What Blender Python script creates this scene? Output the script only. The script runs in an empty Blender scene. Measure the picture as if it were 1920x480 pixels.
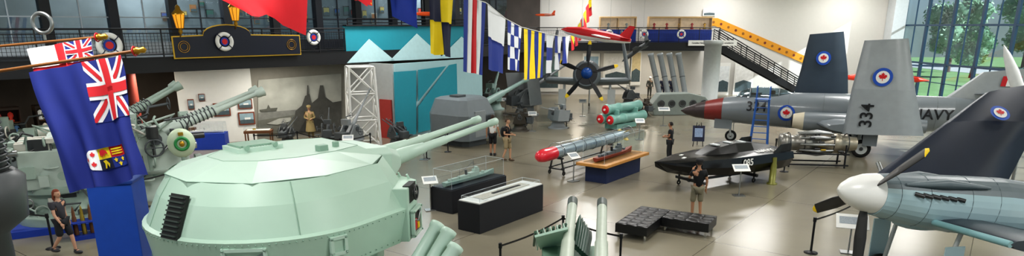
import bpy,bmesh,math,random
from mathutils import Vector as V, Matrix as M
R=random.Random(7)
sin,cos,pi=math.sin,math.cos,math.pi
rad=math.radians
CP=rad(16);F=1250.0;CYY=408.0;CH=5.9
SC=bpy.context.scene;COL=SC.collection
# ---------- camera and measuring helpers ----------
cd=bpy.data.cameras.new('camera');cam=bpy.data.objects.new('camera',cd);COL.objects.link(cam)
cam.location=(0,0,CH);cam.rotation_euler=(pi/2-CP,0,0)
cd.sensor_width=36;cd.lens=36*F/1920;cd.shift_y=(CYY-240)/1920;cd.clip_end=500
SC.camera=cam
def W(px,py,t):
    u=(px-960)/F;v=(CYY-py)/F
    return V((u*t,t*(cos(CP)+v*sin(CP)),CH+t*(-sin(CP)+v*cos(CP))))
def G(px,py,z=0.0):
    v=(CYY-py)/F;dz=-sin(CP)+v*cos(CP)
    return W(px,py,(z-CH)/dz)
def onpl(px,py,PL):
    P0,d=PL;C=V((0,0,CH));D=W(px,py,1)-C;n=V((-d.y,d.x,0))
    return C+D*((P0-C).dot(n)/D.dot(n))
def plane(x0,y0,x1,y1):
    d=V((x1-x0,y1-y0,0)).normalized();return (V((x0,y0,0)),d)
# ---------- materials ----------
def hx(h):
    c=[int(h[i:i+2],16)/255 for i in (0,2,4)]
    return tuple((x/12.92 if x<=.04045 else ((x+.055)/1.055)**2.4) for x in c)
MT={}
def mat(h,r=.5,me=0,var=.1,sc=5,bump=0,em=0,coat=0):
    k=(h,r,me,var,sc,bump,em,coat)
    if k in MT:return MT[k]
    m=bpy.data.materials.new('paint_'+h);m.use_nodes=True;nt=m.node_tree;N=nt.nodes;L=nt.links
    b=N['Principled BSDF'];c=hx(h)
    tc=N.new('ShaderNodeTexCoord');no=N.new('ShaderNodeTexNoise');no.inputs['Scale'].default_value=sc;no.inputs['Detail'].default_value=4
    L.new(tc.outputs['Object'],no.inputs['Vector'])
    mx=N.new('ShaderNodeMix');mx.data_type='RGBA'
    mx.inputs[6].default_value=tuple(max(0,x*(1-var)) for x in c)+(1,)
    mx.inputs[7].default_value=tuple(min(1,x*(1+var)) for x in c)+(1,)
    L.new(no.outputs[0],mx.inputs[0]);L.new(mx.outputs[2],b.inputs['Base Color'])
    b.inputs['Roughness'].default_value=r;b.inputs['Metallic'].default_value=me
    if coat:b.inputs['Coat Weight'].default_value=coat
    if em:
        L.new(mx.outputs[2],b.inputs['Emission Color']);b.inputs['Emission Strength'].default_value=em
    if bump:
        bp=N.new('ShaderNodeBump');bp.inputs['Strength'].default_value=bump;bp.inputs['Distance'].default_value=.03
        L.new(no.outputs[0],bp.inputs['Height']);L.new(bp.outputs[0],b.inputs['Normal'])
    MT[k]=m;return m
def glassm(name,tint=(1,1,1,1),fac=.1,r=.02):
    m=bpy.data.materials.new(name);m.use_nodes=True;nt=m.node_tree;N=nt.nodes;L=nt.links
    N.remove(N['Principled BSDF']);o=N['Material Output']
    t=N.new('ShaderNodeBsdfTransparent');t.inputs[0].default_value=tint
    g=N.new('ShaderNodeBsdfGlossy');g.inputs['Roughness'].default_value=r
    x=N.new('ShaderNodeMixShader');x.inputs[0].default_value=fac
    L.new(t.outputs[0],x.inputs[1]);L.new(g.outputs[0],x.inputs[2]);L.new(x.outputs[0],o.inputs[0]);return m
GLASS=glassm('clear_glass',(.97,.99,1,1),.08)
WGLASS=glassm('window_glass',(.9,.96,1,1),.06)
CANOPY=glassm('canopy_glass',(.45,.55,.6,1),.25)
def floormat():
    m=bpy.data.materials.new('polished_concrete');m.use_nodes=True;nt=m.node_tree;N=nt.nodes;L=nt.links;b=N['Principled BSDF']
    tc=N.new('ShaderNodeTexCoord');mp=N.new('ShaderNodeMapping');mp.inputs['Rotation'].default_value=(0,0,rad(-54))
    L.new(tc.outputs['Object'],mp.inputs[0])
    br=N.new('ShaderNodeTexBrick');br.offset=0;br.inputs['Scale'].default_value=1
    br.inputs['Brick Width'].default_value=6;br.inputs['Row Height'].default_value=6;br.inputs['Mortar Size'].default_value=.012
    br.inputs['Color1'].default_value=hx('86806F')+(1,);br.inputs['Color2'].default_value=hx('898374')+(1,);br.inputs['Mortar'].default_value=hx('575145')+(1,)
    L.new(mp.outputs[0],br.inputs[0])
    n1=N.new('ShaderNodeTexNoise');n1.inputs['Scale'].default_value=.25;n1.inputs['Detail'].default_value=5
    L.new(tc.outputs['Object'],n1.inputs['Vector'])
    rp=N.new('ShaderNodeMapRange');rp.inputs[1].default_value=.3;rp.inputs[2].default_value=.7;rp.inputs[3].default_value=.84;rp.inputs[4].default_value=1.12
    L.new(n1.outputs[0],rp.inputs[0])
    mx=N.new('ShaderNodeVectorMath');mx.operation='SCALE';L.new(br.outputs[0],mx.inputs[0]);L.new(rp.outputs[0],mx.inputs['Scale'])
    L.new(mx.outputs[0],b.inputs['Base Color']);b.inputs['Roughness'].default_value=.22
    return m
# common paints
MINT=mat('B4D0BF',.42,0,.04,2.5);MINT2=mat('C0D8CA',.4,0,.04,3);MINTD=mat('8FAE9C',.5)
GREY=mat('84898B',.45,0,.1,3);GREYD=mat('4E5254',.5);GREYL=mat('AEB2B1',.45);TEALG=mat('86A09A',.45)
BLK=mat('15161A',.45);BLKG=mat('08080B',.25,0,.1,5);WHT=mat('E2E2DE',.5,0,.04);OFFW=mat('CFCCC2',.6,0,.04)
STEEL=mat('A0A2A2',.3,.8);DSTEEL=mat('4A4B4C',.4,.6);CHROME=mat('D0D2D4',.12,1,.03)
RED=mat('C41A24',.45);BLUE=mat('163A9C',.5);NAVY=mat('1A2140',.5);TEAL=mat('2494A6',.6,0,.05)
YEL=mat('F0CC18',.5);ORG=mat('E8581C',.5);WOOD=mat('C08A48',.45,0,.2,9);WOODD=mat('6A4326',.5,0,.2,9);GOLD=mat('C99A3A',.3,.8)
LEATH=mat('17171A',.38,0,.15,30,.1);RUB=mat('1A1A1A',.8);BRASS=mat('B59A45',.3,.8);BRN=mat('4B2E22',.6)
# ---------- mesh builder ----------
def frame(z):
    z=V(z).normalized();x=z.orthogonal().normalized();return x,z.cross(x),z
class B:
    def __init__(s,T=None):s.v=[];s.f=[];s.mi=[];s.sm=[];s.mats=[];s.T=T
    def add(s,vs,fs,mt,smooth=False):
        o=len(s.v)
        if mt not in s.mats:s.mats.append(mt)
        k=s.mats.index(mt)
        for v in vs:
            v=V(v);s.v.append(s.T@v if s.T else v)
        for f in fs:s.f.append([i+o for i in f]);s.mi.append(k);s.sm.append(smooth)
        return s
    def box(s,c,d,mt,rz=0,rot=None):
        c=V(c);r=rot if rot else M.Rotation(rz,3,'Z');vs=[]
        for z in(-.5,.5):
            for x,y in((-.5,-.5),(.5,-.5),(.5,.5),(-.5,.5)):vs.append(c+r@V((x*d[0],y*d[1],z*d[2])))
        return s.add(vs,[(3,2,1,0),(4,5,6,7),(0,1,5,4),(1,2,6,5),(2,3,7,6),(3,0,4,7)],mt)
    def rings(s,rs,mt,caps=True,smooth=True):
        n=len(rs[0]);vs=[p for r in rs for p in r];fs=[]
        for i in range(len(rs)-1):
            for j in range(n):
                k=(j+1)%n;fs.append((i*n+j,i*n+k,(i+1)*n+k,(i+1)*n+j))
        s.add(vs,fs,mt,smooth)
        if caps:
            s.add(rs[0],[tuple(range(n))[::-1]],mt);s.add(rs[-1],[tuple(range(n))],mt)
        return s
    def cyl(s,p0,p1,r0,mt,r1=None,n=14,caps=True):
        p0=V(p0);p1=V(p1);r1=r0 if r1 is None else r1;x,y,z=frame(p1-p0)
        return s.rings([[p+(x*cos(a)+y*sin(a))*r for a in[2*pi*i/n for i in range(n)]] for p,r in((p0,r0),(p1,r1))],mt,caps)
    def lathe(s,p0,ax,prof,mt,n=20,caps=True,smooth=True):
        p0=V(p0);x,y,z=frame(ax)
        return s.rings([[p0+z*h+(x*cos(a)+y*sin(a))*max(r,.001) for a in[2*pi*i/n for i in range(n)]] for h,r in prof],mt,caps,smooth)
    def tube(s,pts,r,mt,n=8):
        pts=[V(p) for p in pts];x=None;rs=[]
        for i,p in enumerate(pts):
            d=(pts[min(i+1,len(pts)-1)]-pts[max(i-1,0)]).normalized()
            if x is None:x=d.orthogonal().normalized()
            x=(x-d*x.dot(d)).normalized();y=d.cross(x);q=r[i] if isinstance(r,(list,tuple)) else r
            rs.append([p+(x*cos(a)+y*sin(a))*q for a in[2*pi*k/n for k in range(n)]])
        return s.rings(rs,mt)
    def sph(s,c,r,mt,nu=16,nv=10,fn=None):
        c=V(c);r=(r,r,r) if not isinstance(r,(tuple,list)) else r;vs=[];fs=[]
        for j in range(nv+1):
            t=pi*j/nv
            for i in range(nu):
                a=2*pi*i/nu;p=V((r[0]*sin(t)*cos(a),r[1]*sin(t)*sin(a),r[2]*cos(t)))
                if fn:p=fn(p)
                vs.append(c+p)
        for j in range(nv):
            for i in range(nu):
                k=(i+1)%nu;fs.append((j*nu+i,(j+1)*nu+i,(j+1)*nu+k,j*nu+k))
        return s.add(vs,fs,mt,True)
    def torus(s,c,ax,R0,r,mt,n=28,m=8):
        c=V(c);x,y,z=frame(ax);vs=[];fs=[]
        for i in range(n):
            a=2*pi*i/n;e=x*cos(a)+y*sin(a)
            for j in range(m):
                b=2*pi*j/m;vs.append(c+e*(R0+r*cos(b))+z*r*sin(b))
        for i in range(n):
            for j in range(m):fs.append((i*m+j,((i+1)%n)*m+j,((i+1)%n)*m+(j+1)%m,i*m+(j+1)%m))
        return s.add(vs,fs,mt,True)
    def prism(s,poly,fn,mt,th):
        n=len(poly);vs=[fn(a,b,0) for a,b in poly]+[fn(a,b,th) for a,b in poly]
        return s.add(vs,[tuple(range(n)),tuple(range(n,2*n))[::-1]]+[(i,(i+1)%n,n+(i+1)%n,n+i) for i in range(n)],mt)
    def body(s,st,mt,n=24,topm=None,mats=None,lim=.45):
        rs=[]
        for x,zc,ry,rz in st:rs.append([V((x,ry*sin(2*pi*i/n),zc+rz*cos(2*pi*i/n))) for i in range(n)])
        for i in range(len(rs)-1):
            m=mats[i] if mats and mats[i] else mt
            if topm is None:s.rings(rs[i:i+2],m,False)
            else:
                for j in range(n):
                    k=(j+1)%n;am=cos(2*pi*(j+.5)/n)
                    s.add([rs[i][j],rs[i][k],rs[i+1][k],rs[i+1][j]],[(0,1,2,3)],topm if am>lim else m,True)
        s.add(rs[0],[tuple(range(n))],mats[0] if mats and mats[0] else mt);s.add(rs[-1],[tuple(range(n))],mt);return s
    def foil(s,secs,up,mt,mats=None):
        up=V(up).normalized();prof=[(0,0),(.06,.55),(.2,.95),(.4,1),(.7,.6),(1,.05)];rs=[]
        for le,te,th in secs:
            le=V(le);te=V(te);r=[le+(te-le)*a+up*(th*b*.5) for a,b in prof]+[le+(te-le)*a-up*(th*b*.5) for a,b in prof[::-1][:-1]]
            rs.append(r)
        for i in range(len(rs)-1):s.rings(rs[i:i+2],(mats[i] if mats else mt),True)
        return s
    def decal(s,poly,fn,mt,nu=0,nv=0,layer=0):
        bm=bmesh.new();bm.faces.new([bm.verts.new((a,b,0)) for a,b in poly])
        for i in range(1,nu):
            bmesh.ops.bisect_plane(bm,geom=bm.verts[:]+bm.edges[:]+bm.faces[:],plane_co=(i/nu,0,0),plane_no=(1,0,0))
        for i in range(1,nv):
            bmesh.ops.bisect_plane(bm,geom=bm.verts[:]+bm.edges[:]+bm.faces[:],plane_co=(0,i/nv,0),plane_no=(0,1,0))
        bm.verts.index_update()
        s.add([fn(v.co.x,v.co.y,layer) for v in bm.verts],[[v.index for v in f.verts] for f in bm.faces],mt,nu>0);bm.free();return s
    def obj(s,name,parent=None,label=None,cat=None,loc=None,rz=0,kind=None,group=None,bev=0,fix=True):
        me=bpy.data.meshes.new(name);me.from_pydata([tuple(v) for v in s.v],[],s.f)
        for m in s.mats:me.materials.append(m)
        for p,k,q in zip(me.polygons,s.mi,s.sm):p.material_index=k;p.use_smooth=q
        if fix:
            bm=bmesh.new();bm.from_mesh(me);bmesh.ops.recalc_face_normals(bm,faces=bm.faces);bm.to_mesh(me);bm.free()
        o=bpy.data.objects.new(name,me);COL.objects.link(o)
        if parent:o.parent=parent
        if loc is not None:o.location=loc
        o.rotation_euler=(0,0,rz)
        if label:o['label']=label
        if cat:o['category']=cat
        if kind:o['kind']=kind
        if group:o['group']=group
        if bev:
            b=o.modifiers.new('bevel','BEVEL');b.width=bev;b.segments=2;b.limit_method='ANGLE'
        return o
def T(name,label,cat,loc,rz=0,group=None):
    e=bpy.data.objects.new(name,None);COL.objects.link(e);e.empty_display_size=.2
    e.location=loc;e.rotation_euler=(0,0,rz);e['label']=label;e['category']=cat
    if group:e['group']=group
    return e
def inv(e):return (M.Translation(e.location)@M.Rotation(e.rotation_euler[2],4,'Z')).inverted()
def lettering(parent,txt,size,mx,mt,wrap=None,ext=.004,name='lettering'):
    cu=bpy.data.curves.new('t','FONT');cu.body=txt;cu.size=size;cu.align_x='CENTER';cu.align_y='CENTER';cu.extrude=ext;cu.offset=size*.015
    ob=bpy.data.objects.new('t',cu);COL.objects.link(ob)
    dg=bpy.context.evaluated_depsgraph_get();me=bpy.data.meshes.new_from_object(ob.evaluated_get(dg))
    bpy.data.objects.remove(ob)
    me.transform(mx)
    if wrap:
        for v in me.vertices:v.co=wrap(v.co)
    me.materials.clear();me.materials.append(mt)
    o=bpy.data.objects.new(name,me);COL.objects.link(o);o.parent=parent;return o
def copytree(e,loc,rz,group=None,label=None):
    c=e.copy();COL.objects.link(c);c.location=loc;c.rotation_euler=(0,0,rz)
    if group:c['group']=group;e['group']=group
    if label:c['label']=label
    for ch in [o for o in bpy.data.objects if o.parent==e]:
        k=ch.copy();k.parent=c;COL.objects.link(k)
    return c
LEAF=[(0,1),(.17,.69),(.34,.78),(.25,.33),(.47,.56),(.53,.44),(.80,.50),(.70,.24),(.88,.14),(.50,-.19),(.56,-.36),(.06,-.28),(.06,-.8)]
LEAF=LEAF+[(-a,b) for a,b in LEAF[::-1] if a>0]
def circ(r,n=28,c=(0,0)):return [(c[0]+r*cos(2*pi*i/n),c[1]+r*sin(2*pi*i/n)) for i in range(n)]
def roundel(parent,fn,r,name='roundel'):
    b=B();RB=mat('1E4FB0',.5)
    b.decal(circ(r),lambda a,c,l:fn(a,c,.012),RB);b.decal(circ(r*.68),lambda a,c,l:fn(a,c,.018),WHT);b.decal([(x*r*.52,y*r*.52) for x,y in LEAF],lambda a,c,l:fn(a,c,.024),RED)
    return b.obj(name,parent,fix=False)

# ================= ROOM =================
b=B();b.box((-6,27,-.15),(82,72,.3),floormat());b.obj('floor',kind='structure')
b=B();b.box((-6,27,9.9),(82,72,.3),mat('CFCFCB',.8));b.obj('ceiling',kind='structure')
def wall(name,x0,y0,x1,y1,z0,z1,mt,th=.25):
    d=V((x1-x0,y1-y0,0));b=B();b.box((0,0,(z0+z1)/2),(d.length,th,z1-z0),mt)
    return b.obj(name,loc=((x0+x1)/2,(y0+y1)/2,0),rz=math.atan2(d.y,d.x),kind='structure')
WB=mat('C9C7C2',.7,0,.03)
wall('wall_back',-4,61.1,34.1,61.1,0,9.75,WB)
wall('wall_left',-35,21,2.5,61.2,0,9.75,mat('453F3B',.8,0,.5,.6))
b=B();b.box((0,0,4.9),(1.1,1.2,9.7),mat('B8BCBE',.6));b.obj('wall_pier',loc=(33.3,60.3,0),kind='structure')
# mezzanine slab
SL=[(-28.4,14.9),(-8.7,36),(-2.5,43),(2,55.5),(16.8,55.5),(16.8,60.95),(2.2,60.9),(-34.8,21.1)]
b=B();b.prism(SL,lambda a,c,d:V((a,c,4.0+d)),mat('121317',.6),.65);b.obj('floor_mezzanine',kind='structure')
# exterior
b=B();b.box((95,60,-.4),(120,160,.5),mat('7FA86C',.9,0,.3,.4,.2));b.obj('lawn',label='sunlit green lawn outside the tall windows',cat='lawn',kind='stuff')
b=B();b.box((66,75,-.134),(9,120,.03),mat('C4C8C8',.8));b.obj('driveway',label='pale asphalt driveway crossing the lawn',cat='road')
WF=mat('1F3A52',.4)
ys=[60.2-3.35*i for i in range(15)]
for i in range(14):
    b=B();y1,y0=ys[i],ys[i+1]
    for z in (.1,3.0,6.0,9.0):b.box((34,(y0+y1)/2,z),(.16,y1-y0,.14),WF)
    b.box((34,(y0+y1)/2,1.55),(.12,y1-y0,.05),WF)
    b.box((34,(y0+y1)/2,4.55),(.1,.05,9.0),WF)
    for y in (y0+.06,y1-.06):b.box((34,y,4.55),(.18,.13,9.0),WF)
    b.box((34,(y0+y1)/2,4.55),(.02,y1-y0-.2,8.9),WGLASS)
    b.obj('window_%d'%(i+1),kind='structure')
b=B();b.box((34,37,9.4),(.3,47.5,.7),mat('C3C6C6',.6));b.obj('trim_1',kind='structure')
def tree(loc,s,first=[None]):
    if first[0] is None:
        e=T('tree','leafy green shade tree standing on the lawn outdoors','tree',loc)
        b=B();b.tube([(0,0,0),(.1,0,2),(0,.1,4.5)],[.35,.25,.15],BRN);b.tube([(0,0,2.4),(1,.3,4),(1.6,.4,5.5)],[.15,.1,.05],BRN);b.tube([(0,0,2.8),(-1,-.3,4.4),(-1.5,.3,5.6)],[.15,.1,.05],BRN);b.obj('trunk',e)
        b=B();g=[mat('86B28C',.8,0,.3,3),mat('AECFB0',.8,0,.3,3),mat('648F72',.8,0,.3,3)]
        cs=[(R.uniform(-2,2),R.uniform(-2,2),R.uniform(3,8),R.uniform(1.0,1.9)) for _ in range(16)]
        for x,y,z,r in cs:
            b.sph((x,y,z),r*.85,g[2],10,7)
            for k in range(150):
                d=V((R.gauss(0,1),R.gauss(0,1),R.gauss(0,1))).normalized();p=V((x,y,z))+d*r*R.uniform(.8,1.15)
                u=V((R.gauss(0,1),R.gauss(0,1),R.gauss(0,1))).normalized()*.22;w=u.orthogonal().normalized()*.16
                b.add([p-u,p+w,p+u,p-w],[(0,1,2,3)],g[k%3])
        b.obj('foliage',e,fix=False,kind='stuff');first[0]=e
    else:e=copytree(first[0],loc,R.uniform(0,6),'trees outside the windows')
    e.scale=(s,s,s);return e
for x,y,s in ((60,94,1.1),(78,104,1.2),(92,96,1.3),(84,80,1.0),(100,74,1.3),(104,58,1.3),(56,83,.7),(118,100,1.5)):
    tree((x,y,-.15),s)
def car(loc,rz):
    e=T('car','white parked sedan outdoors beyond the windows','car',loc,rz)
    w=mat('E8EAEC',.25,0,.03,3,0,0,.5);b=B()
    P=[(-2.2,.35),(-2.25,.8),(-1.7,.95),(-1.1,1.4),(.5,1.42),(1.2,1.0),(2.1,.85),(2.25,.4)]
    b.prism(P,lambda a,c,d:V((a,d-.85,c)),w,1.7);b.obj('car_body',e,bev=.08)
    b=B();b.prism([(-1.35,.98),(-1.0,1.33),(.45,1.35),(.98,1.0)],lambda a,c,d:V((a,d-.87,c)),mat('1A222A',.1),1.74);b.obj('side_window',e)
    for x in(-1.4,1.4):
        for y in(-.8,.8):b=B();b.cyl((x,y-.1,.33),(x,y+.1,.33),.33,RUB,n=18);b.cyl((x,y-.11,.33),(x,y+.11,.33),.18,STEEL);b.obj('wheel',e)
car((64.5,84,-.12),rad(100))

# ---------- left gallery walls ----------
ED=plane(-18.9,25.1,-8.7,36)
p0=G(345,272);p1=G(482,262);wall('wall_pictures',p0.x,p0.y,p1.x,p1.y,0,3.98,WHT)
p2=G(655,250);wall('wall_mural',p1.x,p1.y,p2.x,p2.y,0,3.98,mat('8A877E',.7));MW=plane(p1.x,p1.y,p2.x,p2.y)
TW=plane(-6.3,36.0,-2.3,43.2)
PWW=plane(p0.x,p0.y,p1.x,p1.y)
wall('wall_teal',-6.3,36.3,-2.0,43.3,0,3.98,mat('A9CBD0',.6,0,.04))
wall('wall_return',-9.2,38.2,-6.3,36.3,0,3.98,mat('B4B7B6',.6))
def off(PL,k):
    P,d=PL;return (P+V((d.y,-d.x,0))*k,d)
def pxpoly(pts,PL,mt,name,kind='structure',**kw):
    b=B();w=[onpl(x,y,PL) for x,y in pts];n=V((PL[1].y,-PL[1].x,0));k=len(w)
    b.add(w+[p+n*.02 for p in w],[tuple(range(k)),tuple(range(k,2*k))]+[(i,(i+1)%k,k+(i+1)%k,k+i) for i in range(k)],mt)
    return b.obj(name,kind=kind,**kw)
T2=off(TW,.2)
i=2
for pts in ([(738,135),(780,132),(780,251),(742,258)],[(784,131),(836,124),(784,190)],[(890,112),(890,222),(784,249),(784,200),(842,122)]):
    pxpoly(pts,T2,TEAL,'trim_%d'%i);i+=1
RW=plane(-9.2,38.2,-6.3,36.3)
e=onpl(723,190,off(RW,.2));b=B();b.box((0,0,1.05),(.85,.08,2.1),mat('A83A34',.5));b.box((.32,-.07,1.0),(.06,.06,.14),STEEL);b.obj('door_1',loc=(e.x,e.y,0),rz=math.atan2(RW[1].y,RW[1].x),kind='structure')
b=B();L2=V((6.2,7,0)).length
b.box((L2/2,.1,4.97),(L2,.14,1.9),TEAL)
for P in([(0,4.05),(L2*.16,5.25),(L2*.34,4.05)],[(L2*.3,4.05),(L2*.52,5.5),(L2*.74,4.05)],[(L2*.7,4.05),(L2*.9,5.3),(L2,4.8),(L2,4.05)]):
    b.prism(P,lambda p,q,d:V((p,-.01-d,q)),mat('BFE0E4',.6),.04)
b.box((L2/2,-.0,5.95),(L2,.3,.08),BLK)
b.obj('trim_%d'%i,loc=(-8.7,36,0),rz=math.atan2(7,6.2),kind='structure');i+=1
# ---------- railings ----------
def railing(p0,p1,z,label,h=1.15,wires=True,step=1.5,col=None):
    p0=V(p0+(0,));p1=V(p1+(0,));d=p1-p0;L=d.length;K=col or BLK
    e=T('railing',label,'railing',(p0.x,p0.y,z),math.atan2(d.y,d.x))
    b=B();b.cyl((0,0,h),(L,0,h),.035,K,n=8);b.cyl((0,0,h-.18),(L,0,h-.18),.02,K,n=6);b.cyl((0,0,.1),(L,0,.1),.02,K,n=6);b.obj('handrail',e)
    n=max(1,int(L/step));first=None
    for i in range(n+1):
        if first is None:
            b=B();b.box((0,0,h/2),(.05,.05,h),K);first=b.obj('post',e)
        else:
            c=first.copy();c.location=(L*i/n,0,0);COL.objects.link(c)
    if wires:
        b=B()
        k=int(L/.14)
        for i in range(k):b.box((L*(i+.5)/k,0,(h-.1)/2+.05),(.014,.012,h-.3),K)
        for i in range(6):b.box((L/2,0,.2+i*.13),(L,.012,.014),K)
        b.obj('wire_mesh',e)
    return e
railing((-28.2,14.9),(-8.7,35.9),4.65,'black steel balcony railing with wire mesh infill above the gallery')
railing((-8.6,36.3),(-2.6,43.0),5.99,'low black handrail on top of the teal parapet',h=.3,wires=False)
railing((-2.5,43.1),(2,55.4),4.65,'black steel balcony railing along the mezzanine')
railing((2.0,55.55),(16.7,55.55),4.65,'black steel balcony railing with wire mesh on the back mezzanine')
def buoy(pt,d,r,label):
    e=T('lifebuoy',label,'lifebuoy',pt,math.atan2(d.y,d.x),'lifebuoys on the balcony railings')
    b=B();b.torus((0,0,0),(0,1,0),r*.78,r*.22,WHT);b.obj('ring',e)
    b=B();b.cyl((0,-.02,0),(0,.02,0),r*.45,BLUE);b.cyl((0,-.03,0),(0,-.02,0),r*.3,RED);b.obj('crest',e)
    for a in range(4):
        q=a*pi/2+pi/4;c=V((cos(q)*r*.78,0,sin(q)*r*.78));b=B();b.torus(c,V((-sin(q),0,cos(q))),r*.23,.02,NAVY,12,5);b.obj('band',e)
    return e
for px,py,r,P in ((205,85,.5,ED),(421,78,.42,ED),(588,70,.38,ED)):
    buoy(onpl(px,py,off(P,.2 if px!=421 else .32)),ED[1],r,'white lifebuoy with painted crest on the black railing')
for px in(1142,1208,1278):
    q=onpl(px,57,plane(0,55.44,10,55.44));q.z=5.3;buoy(q,V((1,0,0)),.36,'white lifebuoy with crest on the back balcony railing')
e0=off(ED,.12)
def s_of(px,py,PL):q=onpl(px,py,PL);return (q-PL[0]).dot(PL[1]),q.z
s0=s_of(322,80,e0)[0];s1=s_of(382,80,e0)[0];s2=s_of(470,80,e0)[0];s3=s_of(562,80,e0)[0]
fe=T('bridge_facade','dark blue ship bridge front panel with gold trim on the balcony','facade panel',(e0[0].x,e0[0].y,4.2),math.atan2(ED[1].y,ED[1].x))
mid=(s1+s2)/2
def fac(k,nm,m,y):
    b=B();P=[(s0+k,.35+k),(s3-k,.35+k),(s3-k,1.3-k),(s2,1.35-k)]+[(mid+(s2-s1)/2*cos(a),1.4-k+.4*sin(a)) for a in [pi*j/10 for j in range(11)]]+[(s1,1.35-k),(s0+k,1.3-k)]
    b.prism(P,lambda a,c,d:V((a,y-d,c)),m,.05);b.obj(nm,fe)
fac(0,'gold_border',mat('D9B030',.5),0);fac(.05,'dark_panel',mat('12172A',.4),-.03)
for x in (s0+.45,s3-.5):
    b=B()
    for k in range(2):b.torus((x,-.1,.85),(0,1,0),.16+.08*k,.012,GOLD,20,5)
    b.obj('scroll_ornament',fe)
for px,py in((337,36),(441,22)):
    q=onpl(px,py+12,off(ED,.35));e=T('ship_lantern','ornate gilded ship stern lantern with amber glass','lantern',(q.x,q.y,q.z-.35))
    b=B();b.lathe((0,0,.25),(0,0,1),[(0,.14),(.55,.24)],mat('E8A030',.3,0,.1,5,0,.6),8);b.obj('amber_glass',e)
    b=B();b.lathe((0,0,0),(0,0,1),[(0,.04),(.1,.1),(.2,.06),(.25,.17)],GOLD,8);b.lathe((0,0,.8),(0,0,1),[(0,.28),(.05,.28),(.2,.12),(.32,.1),(.4,.02)],GOLD,8)
    for k in range(8):
        a=k*pi/4;b.tube([(.15*cos(a),.15*sin(a),.25),(.25*cos(a),.25*sin(a),.8)],.015,GOLD,5)
    b.tube([(0,0,.03),(-.15,.2,-.2),(-.25,.3,-.1)],.025,GOLD);b.obj('gilded_frame',e)
# upper glazed bays
UP=off(ED,-3.6);ua=math.atan2(ED[1].y,ED[1].x)
winglow=mat('9CC0E0',.15,0,.6,1.2,0,.4)  # glow put into the wall colour, imitating bright reflecting windows
wi=20
for k in range(-4,12):
    s=k*2.6;c=UP[0]+UP[1]*s
    b=B();b.box((0,0,7.2),(.4,.4,5.1),mat('111319',.5) if k%2 else mat('1E222C',.5));b.obj('trim_%d'%i,loc=(c.x,c.y,0),rz=ua,kind='structure');i+=1
    c=UP[0]+UP[1]*(s+1.3);b=B()
    K=mat('AEB8C0',.5) if k<3 else mat('262A34',.5)
    b.box((0,0,4.95),(2.2,.1,.5),K)
    b.box((0,0,7.0),(.05,.08,4),K);b.box((0,0,6.3),(2.2,.06,.05),K)
    b.box((0,.04,7.2),(2.2,.02,4.2),WGLASS);b.box((0,0,9.5),(2.2,.1,.4),K);b.obj('window_%d'%wi,loc=(c.x,c.y,0),rz=ua,kind='structure');wi+=1
UPB=off(ED,-6.2)
a0=UPB[0]+UPB[1]*-11;a1=UPB[0]+UPB[1]*-.4;a2=UPB[0]+UPB[1]*27
wall('wall_upper',a0.x,a0.y,a1.x,a1.y,4.66,9.7,winglow,.1)
wall('wall_upper_gallery',a1.x,a1.y,a2.x,a2.y,4.66,9.7,mat('7C868A',.6,0,.7,.7),.1)
def pic(px0,py0,px1,py1,PL,fm,im,label,name='framed_picture',cat='picture',group=None,extra=None):
    q0=onpl(px0,(py0+py1)/2,PL);q1=onpl(px1,(py0+py1)/2,PL);zt=onpl((px0+px1)/2,py0,PL).z;zb=onpl((px0+px1)/2,py1,PL).z
    c=(q0+q1)/2;w=(q1-q0).length;h=zt-zb
    e=T(name,label,cat,(c.x,c.y,(zt+zb)/2),math.atan2(PL[1].y,PL[1].x),group)
    b=B();b.box((0,0,0),(w,.04,h),fm);b.obj('frame',e,bev=.01)
    b=B();b.box((0,-.025,0),(w*.84,.012,h*.8),im)
    b.add([(-w*.42,-.034,-h*.4),(w*.42,-.034,-h*.4),(w*.42,-.034,-h*.1),(0,-.034,-h*.03),(-w*.42,-.034,-h*.12)],[(0,1,2,3,4)],mat('4A5A60',.6,0,.4,8))
    if extra:b.box((w*.05,-.036,0),(w*.35,.004,h*.16),extra)
    b.obj('print',e);return e
cl=['C84030','3060A0','D8C060','E0E0DA','2A6A58','B07030']
for k in range(34):
    px=300+k*18+R.uniform(-4,4);py=R.uniform(2,28)
    pic(px,py,px+R.uniform(8,15),py+R.uniform(10,20),off(UPB,.12),mat(R.choice(['2A2420','D0C8B0','8A6A3A']),.5),mat(R.choice(cl),.6),'small framed naval picture on the upper gallery wall',group='pictures on the upper gallery wall')
pl=off(PWW,.2)
for a in ((400,193,432,218),(446,186,473,204),(447,210,478,234),(372,176,384,190),(380,203,392,214),(352,186,364,206)):
    pic(*a,pl,mat('7A3A22',.5),mat('8FA6B0',.6,0,.3,6),'wood-framed ship picture on the white gallery wall',group='pictures on the white gallery wall',extra=WHT)
# mural: sea, sky, superstructure and wake in greys
pl=off(MW,.2)
b=B();poly=[(484,150),(640,138),(640,244),(484,252)];w=[onpl(x,y,pl) for x,y in poly]
b.add(w,[(0,1,2,3)],mat('A6A79F',.7,0,.4,1.3))
pl3=off(MW,.22)
for pts,cc in (([(484,212),(640,198),(640,244),(484,252)],'7B7C77'),([(484,226),(560,214),(560,248),(484,252)],'66675F'),([(486,206),(500,204),(503,196),(507,203),(520,202),(518,208),(490,210)],'55564F'),([(548,247),(554,208),(566,198),(572,180),(580,176),(584,194),(596,184),(600,160),(606,160),(610,182),(624,192),(640,189),(640,244)],'4C4C48'),([(560,247),(572,226),(590,220),(612,228),(618,245)],'383835'),([(500,232),(524,222),(545,220),(546,227),(520,234)],'A5A69F'),([(576,160),(578,160),(579,180),(575,180)],'4C4C48')):
    b.add([onpl(x,y,pl3) for x,y in pts],[tuple(range(len(pts)))],mat(cc,.7,0,.35,4));pl3=off(pl3,.01)
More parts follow.
